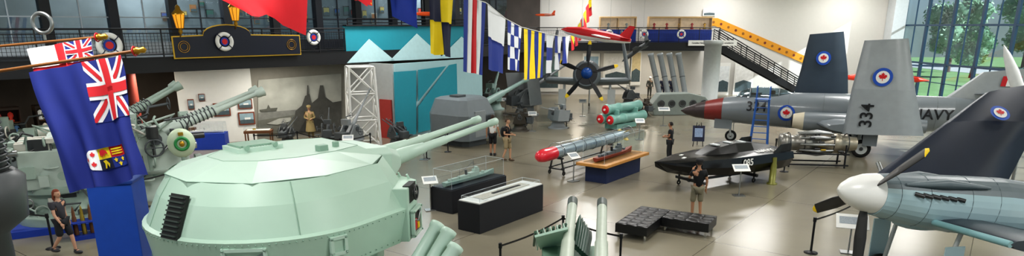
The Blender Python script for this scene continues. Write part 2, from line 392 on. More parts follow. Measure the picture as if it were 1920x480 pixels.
b.obj('photo_mural',label='large black and white warship photo mural on the wall',cat='mural',fix=False)

# ---------- back mezzanine contents ----------
BP=plane(0,60.9,10,60.9)
def dcase(x0,x1,y,z,label):
    w=x1-x0;e=T('display_case',label,'display case',((x0+x1)/2,y,z),0,'display cases on the back mezzanine')
    b=B();b.box((0,0,.5),(w,.8,1.0),BLUE);b.box((0,0,1.95),(w,.8,.14),mat('C9A878',.5));b.box((0,.38,1.45),(w,.04,.9),mat('C9B090',.5,0,.2,5,0,.3))  # tan back panel glows faintly, standing in for light inside the case
    for x in(-w/2+.04,0,w/2-.04):b.box((x,0,1.45),(.06,.8,.9),mat('C9A878',.5))
    b.obj('cabinet',e,bev=.02)
    b=B();b.box((0,0,1.45),(w-.04,.74,.86),GLASS);b.obj('glass',e)
    k=int(w/1.0)
    for i in range(k):
        x=-w/2+w*(i+.5)/k
        b=B();b.lathe((x,0,1.02),(0,0,1),[(0,.12),(.1,.15),(.25,.05),(.4,.13),(.5,.02)],R.choice([WHT,GOLD,GREYL,RED]),10);b.obj('exhibit',e)
dcase(7.2,10.2,57.2,4.66,'blue display case with glass top, exhibits and glowing back panel')
dcase(11.2,16.4,57.2,4.66,'long blue display case with glass top, exhibits and glowing back panel')
e=T('aviation_sign','white sign with black lettering hung on the mezzanine edge','sign',(16.1,55.3,4.62))
b=B();b.box((0,0,0),(3.9,.05,.42),WHT);b.obj('sign_board',e)
lettering(e,"Canadian Naval Aviation | l'aéronavale canadienne",.165,M.Translation((0,-.035,0))@M.Rotation(pi/2,4,'X'),BLK)
def stairs():
    e=T('staircase','black steel open staircase descending from the mezzanine','staircase',(16.9,57.2,0))
    n=24;L=8.4;H=4.62
    for y in(-.7,.7):
        b=B();b.prism([(0,H+.05),(0,H-.6),(L-.5,-.0),(L+.35,0)],lambda a,c,d:V((a,y-.03+d,c)),BLK,.06);b.obj('stringer',e)
    f=None
    for i in range(n):
        if f is None:b=B();b.box((0,0,0),(.34,1.4,.05),mat('2A2B2E',.6));f=b.obj('step',e);f.location=(.2,0,H-.1)
        else:c=f.copy();c.location=(.2+L*i/n,0,H-.1-(H-.1)*i/n);COL.objects.link(c)
    for y in(-.7,.7):
        b=B()
        for k in(1.05,.88,.7,.52,.34,.18):b.cyl((0,y,H+k),(L,y,k+.02),.04 if k>1 else .024,BLK,n=6)
        for i in range(8):
            x=L*i/7;b.cyl((x,y,H*(1-i/7)),(x,y,H*(1-i/7)+1.05),.035,BLK,n=6)
        b.obj('stair_railing',e)
stairs()
e=T('badge_strip','long sloping orange-gold wall strip with round badges above the stairs','wall strip',(16.9,60.97,0))
b=B();b.prism([(-.3,6.6),(1.1,6.6),(9.2,3.35),(9.2,2.7),(.9,5.95),(-.3,5.95)],lambda a,c,d:V((a,-d,c)),mat('D08F22',.5),.08);b.obj('strip_board',e)
for i_ in range(14):
    x=.1+8.7*i_/13;z=6.27 if x<1.0 else 6.27-3.25*((x-1.0)/8.2);b=B();b.cyl((x,-.08,z),(x,-.1,z),.11,mat('8A5A1C',.6) if i_%2 else mat('6A2A20',.6),n=12);b.obj('badge',e)
for a,c in (((1131,100,1180,164),'E6E6E2'),((1342,118,1368,178),'DFE4EA'),((1376,118,1412,178),'E6E6E2'),((1092,100,1124,158),'8FA7B8'),((1008,98,1050,172),'6E8A8A'),((1183,92,1202,160),'C8B890'),((940,112,975,180),'BFC8C4'),((1318,16,1342,30),'D8D8D8')):
    pic(*a,off(BP,.1),WHT,mat(c,.6,0,.3,4),'large printed information poster mounted on the back wall','wall_poster','poster')
def column(px,py,r,h,m,label):
    q=G(px,py);b=B();b.lathe((0,0,0),(0,0,1),[(0,r*1.25),(.15,r*1.25),(.16,r),(h-.3,r),(h-.29,r*1.15),(h,r*1.15)],m,24);b.obj('mast_column',loc=(q.x,q.y,0),label=label,cat='column')
column(1328,200,.62,4.9,mat('A9AEAD',.5),'thick pale grey cylindrical mast column')
for q in ((-21.5,25.5),(-17.0,30.3)):
    b=B();b.cyl((q[0],q[1],0),(q[0],q[1],3.99),.2,mat('8C3A2C',.5));b.obj('support_column',label='slim painted steel column under the mezzanine',cat='column')

# ================= PEOPLE =================
def skin(vs,es,rs,sub=1):
    me=bpy.data.meshes.new('t');me.from_pydata([tuple(v) for v in vs],es,[]);ob=bpy.data.objects.new('t',me);COL.objects.link(ob)
    ob.modifiers.new('s','SKIN');sv=me.skin_vertices[0].data
    for i,r in enumerate(rs):sv[i].radius=(r,r) if not isinstance(r,tuple) else r;sv[i].use_root=(i==0)
    ss=ob.modifiers.new('ss','SUBSURF');ss.levels=sub;ss.render_levels=sub
    dg=bpy.context.evaluated_depsgraph_get();m2=bpy.data.meshes.new_from_object(ob.evaluated_get(dg))
    out=([v.co.copy() for v in m2.vertices],[tuple(p.vertices) for p in m2.polygons]);bpy.data.objects.remove(ob);bpy.data.meshes.remove(m2);return out
def person(loc,rz,h,shirt,pants,skinc,hair,label,walk=.0,arms='down',longp=False,longh=False,coat=False,shoes='2A2A30',bag=False,name='person',cat='person',hat=None,longsl=False):
    e=T(name,label,cat,loc,rz);k=h/1.74;Tm=M.Scale(k,4);SK=mat(skinc,.6);S=mat(shirt,.8);P=mat(pants,.8);H=mat(hair,.7)
    pel=V((0,0,.94));sp=V((.01,0,1.12));ch=V((0,0,1.32));nb=V((0,0,1.47));nk=V((.015,0,1.55))
    sh=[V((0,s*.18,1.42)) for s in(1,-1)];hp=[V((0,s*.095,.9)) for s in(1,-1)]
    w=walk;kn=[V((.12*w+.03,.1,.49)),V((-.02*w,-.1,.5))];an=[V((.22*w-.02,.1,.09)),V((-.28*w-.02,-.1,.09+.07*w))]
    if arms=='down':el=[V((-.03-.06*w,.25,1.15)),V((.0+.08*w,-.25,1.15))];wr=[V((.03-.08*w,.27,.9)),V((.1+.15*w,-.26,.93))]
    elif arms=='hold':el=[V((-.02,.25,1.15)),V((-.02,-.25,1.15))];wr=[V((.22,.12,1.12)),V((.22,-.12,1.14))]
    elif arms=='up':el=[V((.1,.25,1.2)),V((-.03,-.25,1.15))];wr=[V((.2,.12,1.42)),V((.03,-.26,.9))]
    toe=[a+V((.14,0,-.045)) for a in an]
    vs=[pel,sp,ch,nb,nk,sh[0],el[0],wr[0],sh[1],el[1],wr[1],hp[0],kn[0],an[0],toe[0],hp[1],kn[1],an[1],toe[1],V((.02,0,1.6))]
    es=[(0,1),(1,2),(2,3),(3,4),(4,19),(2,5),(5,6),(6,7),(2,8),(8,9),(9,10),(0,11),(11,12),(12,13),(13,14),(0,15),(15,16),(16,17),(17,18)]
    rs=[.12,.105,.13,.07,.052,.055,.042,.028,.055,.042,.028,.085,.058,.038,.035,.085,.058,.038,.035,.05]
    b=B(Tm);v,f=skin(vs,es,rs);b.add(v,f,SK,True)
    hc=V((.025,0,1.655))
    def hd(p):
        q=p.copy()
        if p.z<0:q.y*=1+p.z*2.6;q.x=q.x*(1+p.z*1.2)+(-p.z)*.12
        return q
    b.sph(hc,(.098,.077,.118),SK,18,12,hd)
    b.add([hc+V(p) for p in((.092,.012,.01),(.092,-.012,.01),(.122,0,-.025),(.092,.016,-.032),(.092,-.016,-.032))],[(0,1,2),(0,2,3),(1,4,2),(2,4,3)],SK,True)
    for s in(1,-1):
        b.sph(hc+V((0,s*.078,-.005)),(.02,.01,.03),SK,8,6);b.sph(hc+V((.086,s*.03,.01)),(.01,.014,.008),BLK,8,6)
    b.sph(hc+V((.098,0,-.062)),(.006,.022,.006),mat('9A4A44',.6),8,6)
    for a in(0,1):
        d=(wr[a]-el[a]).normalized();s=1 if a==0 else -1;pc=wr[a]+d*.05
        side=V((1,0,0))-d*d.x;side=side.normalized() if side.length>.1 else V((0,0,1));nn=d.cross(side).normalized()
        b.sph(pc,(.03,.018,.045),SK,10,8) ;b.tube([wr[a],wr[a]+d*.05,wr[a]+d*.09],[.026,.034,.03],SK,8)
        for q,l in((-.026,.06),(-.009,.075),(.009,.07),(.026,.055)):
            r0=wr[a]+d*.085+side*q;cu=nn*(-s)*.015
            b.tube([r0,r0+d*l*.5+cu*.4,r0+d*l+cu*1.6],[.0095,.0085,.006],SK,6)
        r0=wr[a]+d*.04+side*.03;b.tube([r0,r0+side*.025+d*.025,r0+side*.03+d*.055],[.011,.0095,.007],SK,6)
    b.obj('body',e)
    mid=[sh[i]+(el[i]-sh[i])*(.62 if not longsl else 1) for i in(0,1)]
    vv=[V((0,0,.93)),sp,ch,V((0,0,1.455)),sh[0],mid[0],sh[1],mid[1]];ee=[(0,1),(1,2),(2,3),(2,4),(4,5),(2,6),(6,7)];rr=[.15,.132,.152,.075,.078,.068,.078,.068]
    if longsl:
        for i in(0,1):
            vv.append(wr[i]-(wr[i]-el[i])*.05);ee.append((5+2*i,8+i));rr.append(.048)
        rr[5]=rr[7]=.062
    b=B(Tm);v,f=skin(vv,ee,rr);b.add(v,f,S,True)
    if coat:b.lathe((0,0,.45),(0,0,1),[(0,.26),(.3,.21),(.55,.16)],S,16,True)
    b.obj('coat' if coat else 'shirt',e)
    vv=[pel,hp[0],kn[0],hp[1],kn[1]];ee=[(0,1),(1,2),(0,3),(3,4)];rr=[.135,.108,.09,.108,.09]
    if longp:
        vv+=[an[0]+V((0,0,.03)),an[1]+V((0,0,.03))];ee+=[(2,5),(4,6)];rr[2]=rr[4]=.075;rr+=[.06,.06]
    b=B(Tm);v,f=skin(vv,ee,rr);b.add(v,f,P,True);b.obj('trousers' if longp else 'shorts',e)
    for i in(0,1):
        b=B(Tm);a=an[i];b.sph(a+V((.06,0,-.045)),(.145,.052,.05),mat(shoes,.5),12,8);b.cyl(a+V((0,0,-.05)),a+V((0,0,.03)),.05,mat(shoes,.5),n=10);b.obj('shoe',e)
    b=B(Tm);vs=[];nu,nv=18,12;fs=[]
    for j in range(nv+1):
        t=pi*j/nv
        for q in range(nu):
            a=2*pi*q/nu;p=V((.108*sin(t)*cos(a)-.012,.088*sin(t)*sin(a),.128*cos(t)+.008));
            if longh and cos(t)<0 and cos(a)<.2:p.z-=.10;p.x-=.02
            vs.append(hc+p)
    for j in range(nv):
        for q in range(nu):
            am=2*pi*(q+.5)/nu;t=pi*(j+.5)/nv
            if cos(t)>.45 or (cos(am)<.15 and (cos(t)>-.35 or longh)):
                q2=(q+1)%nu;fs.append((j*nu+q,(j+1)*nu+q,(j+1)*nu+q2,j*nu+q2))
    b.add(vs,fs,H,True);b.obj('hair',e)
    if hat:
        b=B(Tm);b.lathe(hc+V((0,0,.04)),(0,0,1),[(0,.112),(.06,.115),(.1,.1),(.12,.02)],mat(hat,.7),16);b.box(hc+V((.13,0,.05)),(.1,.13,.015),mat(hat,.7));b.obj('cap',e)
    if bag:
        b=B(Tm);b.sph((-.19,0,1.22),(.1,.15,.22),mat('23262B',.7),14,10);b.tube([(-.12,.12,1.4),(.05,.12,1.47),(.12,.12,1.3),(.0,.14,1.1),(-.15,.13,1.05)],.018,BLK);b.tube([(-.12,-.12,1.4),(.05,-.12,1.47),(.12,-.12,1.3),(.0,-.14,1.1),(-.15,-.13,1.05)],.018,BLK);b.obj('backpack',e)
    return e
q=G(1304,410);person(q,rad(95),1.88,'17181B','8A8470','B98A6C','2B2320','man in black t-shirt and khaki shorts facing the black boat',.25,'up',shoes='2456A8',hat='1C1C1E')
q=G(1254,303);person(q,rad(150),1.76,'1D1F22','26282B','A87A5E','1E1A18','visitor in dark shirt and dark trousers holding a phone',.1,'hold',longp=True)
q=G(924,292);person(q,rad(75),1.9,'E9E9E6','1F2023','B98A6C','3A2A20','visitor in white t-shirt and black shorts standing close to another visitor',.2,'down')
q=G(951,302);person(q,rad(-25),1.9,'17181A','9A8B6C','C09678','4A3526','visitor in black t-shirt and khaki shorts wearing a backpack',.5,'hold',bag=True,shoes='5A4A3A')
q=G(126,476);person(q,rad(-10),1.75,'3B3A40','22242A','C79A80','7A3A22','woman in dark grey t-shirt and shorts walking with auburn hair',1.0,'down',longh=True,shoes='3A3A40')
q=G(584,262);person(q,rad(-80),1.8,'8A7A52','6B5F42','B08A6C','6B5F42','mannequin in long tan duffel coat beside the mural',0,'hold',longp=True,coat=True,name='mannequin',cat='mannequin',hat='8A7A52',longsl=True)
for px,c in((1217,'4A4A44'),(1241,'1D2238'),(1257,'1D2238')):
    q=G(px,184);person(q,rad(-90),1.75,c,c,'C8A080','2A2018','mannequin in dark naval uniform near the back wall',0,'down',longp=True,name='mannequin',cat='mannequin',longsl=True,hat='E8E8E8')

# ================= BIG TURRET =================
TD=math.atan2(.73,.68)
tu=T('gun_turret','huge pale green naval gun turret with twin barrels','gun turret',(-4.85,13.2,0),TD)
AN=[rad(-74-8*k) for k in range(27)]
def ring(r,xf,z,yf=1.5,fl=1.0):
    o=[V((xf,-yf,z)),V((xf*.72,-r*.86,z))]
    o+=[V((r*cos(a)*1.0,r*sin(a)*fl,z)) for a in AN]
    o+=[V((xf*.72,r*.86,z)),V((xf,yf,z))]
    return o
LV=[(0,1.9,1.7,1.2),(1.6,1.95,1.75,1.25),(1.62,2.3,2.25,1.5),(2.34,2.42,2.42,1.5),(2.38,2.34,2.36,1.45),(2.9,2.1,2.15,1.2),(3.26,1.86,2.0,1.0)]
NF=len(ring(1,1,0))
b=B()
for k in range(len(LV)-1):
    A_,C_=LV[k],LV[k+1];ra=ring(A_[1],A_[2],A_[0],A_[3]);rb=ring(C_[1],C_[2],C_[0],C_[3])
    n2=NF-4;vs=ra[2:NF-2]+rb[2:NF-2];b.add(vs,[(j,j+1,n2+j+1,n2+j) for j in range(n2-1)],MINT,True)
    for j in (0,1,NF-3,NF-2,NF-1):
        q=(j+1)%NF;b.add([ra[j],ra[q],rb[q],rb[j]],[(0,1,2,3)],MINT)
b.add(ring(1.9,1.7,0,1.2),[tuple(range(NF))],MINT)
RO=[(2.02,-.95),(1.3,-1.62),(.1,-1.86),(-1.15,-1.5),(-1.86,-.5),(-1.86,.5),(-1.15,1.5),(.1,1.86),(1.3,1.62),(2.02,.95)]
RI=[(1.6,-.7),(.9,-.95),(.05,-1.0),(-.65,-.8),(-1.1,-.35),(-1.1,.35),(-.65,.8),(.05,1.0),(.9,.95),(1.6,.7)]
r0=[V((x,y,3.26)) for x,y in RO];r1=[V((x,y,3.5)) for x,y in RI]
b.rings([[V((p.x,p.y,3.15)) for p in r0],r0],MINT,False,False);b.rings([r0,r1],MINT2,False,False);b.add(r1,[tuple(range(10))],MINT2)
b.tube(r1+[r1[0]],.008,MINTD,5);b.tube(r0+[r0[0]],.01,MINTD,5)
for a in(-108,-186):
    a=rad(a);b.tube([(2.34*cos(a),2.34*sin(a),2.39),(2.105*cos(a),2.105*sin(a),2.9),(1.87*cos(a),1.87*sin(a),3.25)],.009,MINTD,5)
for z,rr,xf,yf in((2.29,2.42,2.41,1.5),(1.7,2.33,2.27,1.5)):
    pr=ring(rr,xf,z,yf)
    for k in range(NF-1):
        nn=6 if k in(0,1,NF-3,NF-2) else 3
        for j in range(nn):b.sph(pr[k].lerp(pr[k+1],(j+.5)/nn),.013,MINTD,6,4)
b.obj('turret_shell',tu)
b=B();b.box((-.1,.5,3.54),(.95,.7,.1),MINT2);b.box((-.1,.5,3.61),(.8,.55,.04),MINTD)
for x in(-.4,.2):b.cyl((x,.12,3.59),(x,.22,3.59),.05,MINTD,n=8)
for j in range(14):b.sph((-.5+.06*j,.2,3.6),.015,MINTD,6,4)
b.obj('roof_hatch',tu,bev=.02)
b=B();b.box((.75,-.7,3.55),(.22,.16,.14),MINTD);b.obj('sight_port',tu,bev=.02)
b=B();b.box((1.2,-.5,3.54),(.12,.1,.14),MINTD);b.obj('sight_port',tu,bev=.02)
b=B()
def rrect(x,y0,y1,z0,z1,c=.12):return [V((x,y0+c,z0)),V((x,y1-c,z0)),V((x,y1,z0+c)),V((x,y1,z1-c)),V((x,y1-c,z1)),V((x,y0+c,z1)),V((x,y0,z1-c)),V((x,y0,z0+c))]
b.rings([rrect(1.2,-.9,.9,2.5,3.45),rrect(2.4,-.78,.78,2.5,3.36),rrect(2.85,-.52,.52,2.7,3.2,.15)],MINT2,True,False)
b.obj('gun_fairing',tu,bev=.03)
# boxy shield panel at the front corner with port
b=B();sw=V((2.38,-1.52,0));sw2=V((1.7,-2.02,0))
b.prism([(sw2.x-.25,sw2.y+.25),(sw2.x+.05,sw2.y-.1),(sw.x+.06,sw.y-.04),(sw.x+.08,-.9),(1.6,-.9)],lambda a,c,d:V((a,c,1.64+d)),MINT,1.12);b.obj('front_shield_box',tu,bev=.02)
b=B();b.box((2.44,0,2.25),(.12,1.7,.55),mat('1F2422',.6));b.box((2.48,0,1.8),(.08,2.6,.1),MINT2);b.box((2.54,0,2.3),(.1,.12,.5),MINTD)
for y in(-.95,.95):b.box((2.48,y,2.2),(.12,.14,.75),MINT2)
b.obj('gun_port_frame',tu)
for y in(.32,-.32):
    b=B();P0=V((2.7,y,2.98));D=V((3.75,0,.58)).normalized()
    b.lathe(P0,D,[(0,.19),(.5,.17),(1.0,.13),(1.02,.105),(1.7,.1),(1.72,.085),(3.25,.072),(3.27,.095),(3.5,.095),(3.53,.07)],MINT2,18);b.lathe(P0+D*3.535,D,[(0,.05),(.01,.045)],BLK,12)
    b.obj('gun_barrel',tu)
def tang(a,r,z,tilt=0):return M.Translation((r*cos(a),r*sin(a),z))@M.Rotation(a,4,'Z')@M.Rotation(-tilt,4,'Y')
def hatch(mx,w,h,nm,inner,fr=MINT2):
    b=B(mx)
    for s in(1,-1):b.box((.03,s*w/2,0),(.08,.06,h),fr);b.box((.03,0,s*h/2),(.08,w+.06,.06),fr)
    b.box((.0,0,0),(.05,w,h),inner)
    for s in(1,-1):
        for q in(1,-1):b.sph((.08,s*w/2,q*h/2),.02,MINTD,6,4)
    return b.obj(nm,tu)
wm=(sw+sw2)/2;wa=math.atan2(-(sw.x-sw2.x),(sw.y-sw2.y))
SWM=M.Translation((wm.x+.03,wm.y-.05,1.98))@M.Rotation(wa,4,'Z')@M.Translation((.07,0,0))
hatch(SWM,.56,.52,'side_window',mat('1E1C1A',.3))
b=B(SWM);b.box((.04,-.1,-.05),(.03,.14,.22),RED);b.box((.04,.1,-.12),(.03,.12,.12),YEL);b.tube([(.05,-.24,.1),(.06,0,.0),(.05,.24,.15)],.015,STEEL);b.obj('warning_plate',tu)
hatch(tang(rad(-131),2.34,1.98),.7,.46,'crew_window',mat('9FB0AC',.15))
hatch(tang(rad(-92),2.38,2.08),.28,.3,'access_panel',MINT)
b=B(tang(rad(-165),2.2,2.68,rad(24)));b.box((.04,0,0),(.06,.42,.8),mat('1E211F',.6))
for j in range(9):b.box((.09,0,-.34+.085*j),(.05,.38,.03),mat('34403A',.5))
b.obj('vent_grille',tu)
b=B(M.Translation((-.08,.05,.62))@SWM);b.torus((.14,0,0),(1,0,0),.15,.02,DSTEEL,20,6);b.cyl((-.05,0,0),(.16,0,0),.04,STEEL)
for j in range(4):
    a=j*pi/2;b.cyl((.14,0,0),(.14,.16*cos(a),.16*sin(a)),.012,DSTEEL,n=6)
b.box((0,0,0),(.14,.5,.36),mat('2B2F2D',.6));b.obj('handwheel',tu)
b=B()
for y in(-1.35,-1.05):b.tube([(2.54,y,1.7),(2.56,y,2.5),(2.35,y,2.85)],.025,MINT2,6)
for z in(1.9,2.1,2.3):b.cyl((2.55,-1.35,z),(2.55,-1.05,z),.018,STEEL,n=6)
b.obj('ladder',tu)

# ================= JET AIRCRAFT =================
ja=-24.2
JE=T('jet_aircraft','grey naval jet fighter with folded wings marked NAVY and 334','aircraft',(9.2,36.5,0),rad(ja))
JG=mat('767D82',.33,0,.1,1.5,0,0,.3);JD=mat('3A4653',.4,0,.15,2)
ST=[(0,1.5,.02,.02),(.25,1.51,.2,.19),(.8,1.55,.38,.38),(1.3,1.6,.48,.48),(2.2,1.68,.6,.62),(3.6,1.75,.72,.8),(5.5,1.78,.8,.9),(8,1.8,.88,.92),(10.5,1.85,.85,.9),(12.5,1.95,.72,.8),(14.2,2.1,.4,.5),(14.9,2.15,.2,.25)]
b=B();DN=mat('3A3030',.35);b.body(ST,JG,28,None,[DN,DN,DN,mat('7A2A26',.4)]+[None]*8);b.obj('fuselage',JE)
def fus(x,z,o=.015):
    for i in range(len(ST)-1):
        if ST[i][0]<=x<=ST[i+1][0]:
            k=(x-ST[i][0])/(ST[i+1][0]-ST[i][0]);zc,ry,rz=[ST[i][j]+(ST[i+1][j]-ST[i][j])*k for j in(1,2,3)]
            return -ry*math.sqrt(max(.02,1-((z-zc)/rz)**2))-o
    return -.5
def fw(co):return V((co.x,fus(co.x,co.z,.035)+co.y*.3,co.z))
lettering(JE,'334',.66,M.Translation((3.9,0,1.95))@M.Rotation(pi/2,4,'X'),BLK,fw)
lettering(JE,'NAVY',.66,M.Translation((11.6,0,1.95))@M.Rotation(pi/2,4,'X'),BLK,fw)
roundel(JE,lambda a,c,o:V((5.35+a,fus(5.35+a,1.72+c,o*1.6),1.72+c)),.4)
b=B()
for j in range(7):
    x=2.2+1.6*j
    k=[q for q in range(len(ST)-1) if ST[q][0]<=x<=ST[q+1][0]][0];f_=(x-ST[k][0])/(ST[k+1][0]-ST[k][0]);zc,ry,rz=[ST[k][m_]+(ST[k+1][m_]-ST[k][m_])*f_ for m_ in(1,2,3)]
    b.tube([(x,ry*1.003*sin(2*pi*q/24),zc+rz*1.003*cos(2*pi*q/24)) for q in range(25)],.007,mat('5A6064',.5),4)
b.obj('panel_line',JE)
b=B();rs=[]
for x,w,h in((2.75,.05,.02),(3.0,.3,.32),(3.5,.42,.52),(4.2,.46,.6),(4.9,.42,.55),(5.6,.3,.38),(6.2,.1,.12)):
    rs.append([V((x,w*cos(pi*j/10),2.32+h*sin(pi*j/10))) for j in range(11)])
vs=[p for r in rs for p in r];fs=[(i_*11+j,i_*11+j+1,(i_+1)*11+j+1,(i_+1)*11+j) for i_ in range(6) for j in range(10)];b.add(vs,fs,CANOPY,True)
b.obj('canopy',JE,fix=False)
b=B()
for x,w,h in((3.0,.3,.32),(3.5,.42,.52),(4.9,.42,.55),(5.6,.3,.38)):b.tube([(x,w*1.02*cos(pi*j/10),2.32+h*1.02*sin(pi*j/10)) for j in range(11)],.025,JG,5)
for s in(1,-1):b.tube([(2.8,s*.1,2.3),(3.0,s*.3,2.34),(3.5,s*.42,2.36),(4.9,s*.42,2.36),(6.2,s*.1,2.45)],.03,JG,5)
b.obj('canopy_frame',JE)
b=B();b.box((3.8,0,2.35),(.5,.4,.5),BLK);b.box((4.6,0,2.4),(.2,.4,.7),BRN);b.sph((4.55,0,2.72),(.14,.12,.14),WHT,10,8);b.obj('ejection_seat',JE)
b=B();b.foil([((11.8,0,2.4),(14.9,0,2.4),.22),((13.4,0,3.9),(15.2,0,4.1),.1)],(0,1,0),mat('9DA2A4',.4));b.obj('tail_fin',JE)
b=B()
for pts,c in(([(14.15,3.3),(14.35,3.3),(14.4,3.75),(14.2,3.75)],RED),([(14.35,3.3),(14.65,3.3),(14.7,3.75),(14.4,3.75)],WHT),([(14.65,3.3),(14.85,3.3),(14.9,3.75),(14.7,3.75)],RED)):
    b.add([(x,-.12,z) for x,z in pts],[(0,1,2,3)],c)
b.obj('tail_flag',JE,fix=False)
b=B()
for s in(1,-1):b.foil([((13.2,0,2.9),(14.9,0,2.95),.14),((13.9,s*2.3,3.2),(15.0,s*2.3,3.2),.07)],(0,0,1),JG)
b.obj('tailplane',JE)
for s in(1,-1):
    b=B();b.foil([((6.3,s*.5,1.45),(10.7,s*.5,1.5),.62),((7.2,s*2.9,1.4),(10.6,s*2.9,1.4),.4)],(0,0,1),JG);b.obj('inner_wing',JE)
    nst=[(5.7,1.42,.42,.34),(6.2,1.42,.52,.45),(8,1.4,.56,.5),(10,1.42,.5,.46),(11.4,1.45,.3,.3)]
    b=B(M.Translation((0,s*1.25,0)));b.body(nst,JG,20,None,[mat('C8BFAA',.4)]+[None]*3);b.sph((5.68,0,1.42),(.06,.36,.28),BLK,14,8);b.obj('engine_nacelle',JE)
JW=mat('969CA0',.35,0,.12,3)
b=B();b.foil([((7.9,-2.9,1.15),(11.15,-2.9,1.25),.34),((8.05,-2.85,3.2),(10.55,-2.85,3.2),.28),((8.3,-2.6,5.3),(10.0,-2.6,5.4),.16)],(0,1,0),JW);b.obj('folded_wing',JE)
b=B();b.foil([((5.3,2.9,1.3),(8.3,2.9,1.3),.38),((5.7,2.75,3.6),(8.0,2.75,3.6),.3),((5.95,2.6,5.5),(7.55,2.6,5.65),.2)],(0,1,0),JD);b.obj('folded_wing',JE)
roundel(JE,lambda a,c,o:V((9.2+a,-3.02-o*1.5,3.75+c)),.4);roundel(JE,lambda a,c,o:V((6.75+a,2.48-o*1.5,4.3+c)),.36)
lettering(JE,'334',.72,M.Translation((8.8,-3.1,2.05))@M.Rotation(pi/2,4,'X')@M.Rotation(pi/2,4,'Z'),BLK)
def wheelpart(parent,c,r,w,nm='wheel'):
    b=B();c=V(c);b.torus(c,(0,1,0),r*.72,r*.28,RUB,24,8);b.cyl(c-V((0,w*.4,0)),c+V((0,w*.4,0)),r*.6,GREYL,n=20);b.cyl(c-V((0,w*.5,0)),c+V((0,w*.5,0)),r*.2,DSTEEL);b.obj(nm,parent)
wheelpart(JE,(2.7,0,.3),.3,.2)
b=B();b.cyl((2.7,.13,.3),(2.55,.05,1.3),.05,GREYL);b.cyl((2.7,-.13,.3),(2.55,-.05,1.3),.05,GREYL);b.box((2.3,-.35,.95),(.9,.03,.5),JG);b.obj('landing_gear_strut',JE)
for s in(1,-1):
    wheelpart(JE,(8.8,s*2.3,.42),.42,.3);b=B();b.cyl((8.8,s*2.15,.42),(8.6,s*2.1,1.35),.07,GREYL);b.cyl((8.7,s*2.1,.8),(8.0,s*2.1,1.3),.04,GREYL);b.box((9.1,s*2.55,.95),(.6,.03,.7),JG);b.obj('landing_gear_strut',JE)
b=B();b.cyl((12.6,0,1.4),(13.8,0,.8),.04,GREYL);b.obj('arrestor_hook',JE)
q=G(1421,281);e=T('access_ladder','blue tubular steel access ladder beside the jet cockpit','ladder',q,rad(ja))
LB=mat('2C5FA8',.5)
for x in(-.35,.35):
    for y in(-.4,.4):b=B();b.cyl((x*1.2,y*1.2,0),(x*.8,y*.8,2.5),.03,LB,n=8);b.obj('leg',e)
b=B()
for j in range(8):b.box((0,-.42+.04*j,.3+.3*j),(.7,.08,.03),LB)
for x in(-.3,.3):b.tube([(x,-.3,2.5),(x,-.3,3.1),(x,.3,3.1),(x,.3,2.5)],.02,LB,6)
b.box((0,0,2.5),(.7,.75,.04),LB);b.obj('platform',e)

# ================= PROPELLER =================
def blade(ang,Rr,ch,m,tipm,pitch=.5,Tx=None,tip=.88):
    secs=[];mats=[]
    for k,(r,c,tw) in enumerate(((.12,.3,.6),(.3,.75,.5),(.55,1,.4),(tip,.85,.28),(.95,.7,.22),(1.0,.3,.2))):
        a=tw*pitch*2;d=V((sin(a),cos(a),0))*(c*ch*.5);p=V((0,0,r*Rr));secs.append((p-d,p+d,.05*(1.1-r)+.012));mats.append(m if r<tip else tipm)
    bb=B((Tx or M.Identity(4))@M.Rotation(ang,4,'X'));bb.foil(secs,(1,0,0),m,mats);return bb
# ================= PISTON FIGHTER near =================
SF=T('propeller_fighter','pale blue-grey propeller fighter with white spinner and folded wing','aircraft',(7.65,14.0,0),rad(9))
ST=M.Translation((0,0,2.45))@M.Rotation(rad(8),4,'Y')
SKY=mat('A6BFC6',.3,0,.07,2,0,0,.3);SKD=mat('626E74',.4);DW=mat('1C2536',.4,0,.15,2)
b=B(ST);b.lathe((-.68,0,0),(1,0,0),[(0,.01),(.03,.08),(.12,.18),(.3,.3),(.58,.4),(.85,.44)],mat('E9E9E6',.3,0,.03),28);b.obj('spinner',SF)
b=B(ST);b.body([(.18,-.02,.44,.45),(.5,-.03,.47,.5),(1.2,-.05,.5,.58),(2.2,-.04,.53,.64),(3.2,-.02,.54,.68),(4.5,0,.5,.62),(6.5,.1,.36,.45),(8.8,.2,.12,.2)],SKY,30,SKD,None,.5)
for x,ry,rz,zc in((.5,.47,.5,-.03),(1.2,.5,.58,-.05),(2.2,.53,.64,-.04),(2.9,.535,.665,-.025)):b.tube([(x,ry*1.004*sin(2*pi*q/24),zc+rz*1.004*cos(2*pi*q/24)) for q in range(25)],.006,mat('56646A',.5),4)
b.obj('fuselage',SF)
for a in (49,168,243):
    blade(rad(a),1.8,.27,mat('2E2D2C',.4),YEL,.55,ST,.94).obj('propeller_blade',SF)
for s in(1,-1):
    for j in range(6):b=B(ST);b.cyl((.8+.2*j,s*.44,.16),(.95+.2*j,s*.56,.14),.045,DSTEEL,n=8);b.obj('exhaust_stub',SF)
for s in(1,-1):
    b=B(ST);b.tube([(.6,s*.36,.32),(1.5,s*.4,.44),(2.6,s*.42,.46)],[.03,.11,.03],SKD,10);b.obj('engine_blister',SF)
b=B(ST);b.sph((1.5,0,-.55),(.7,.16,.16),SKY,14,8);b.obj('air_intake',SF)
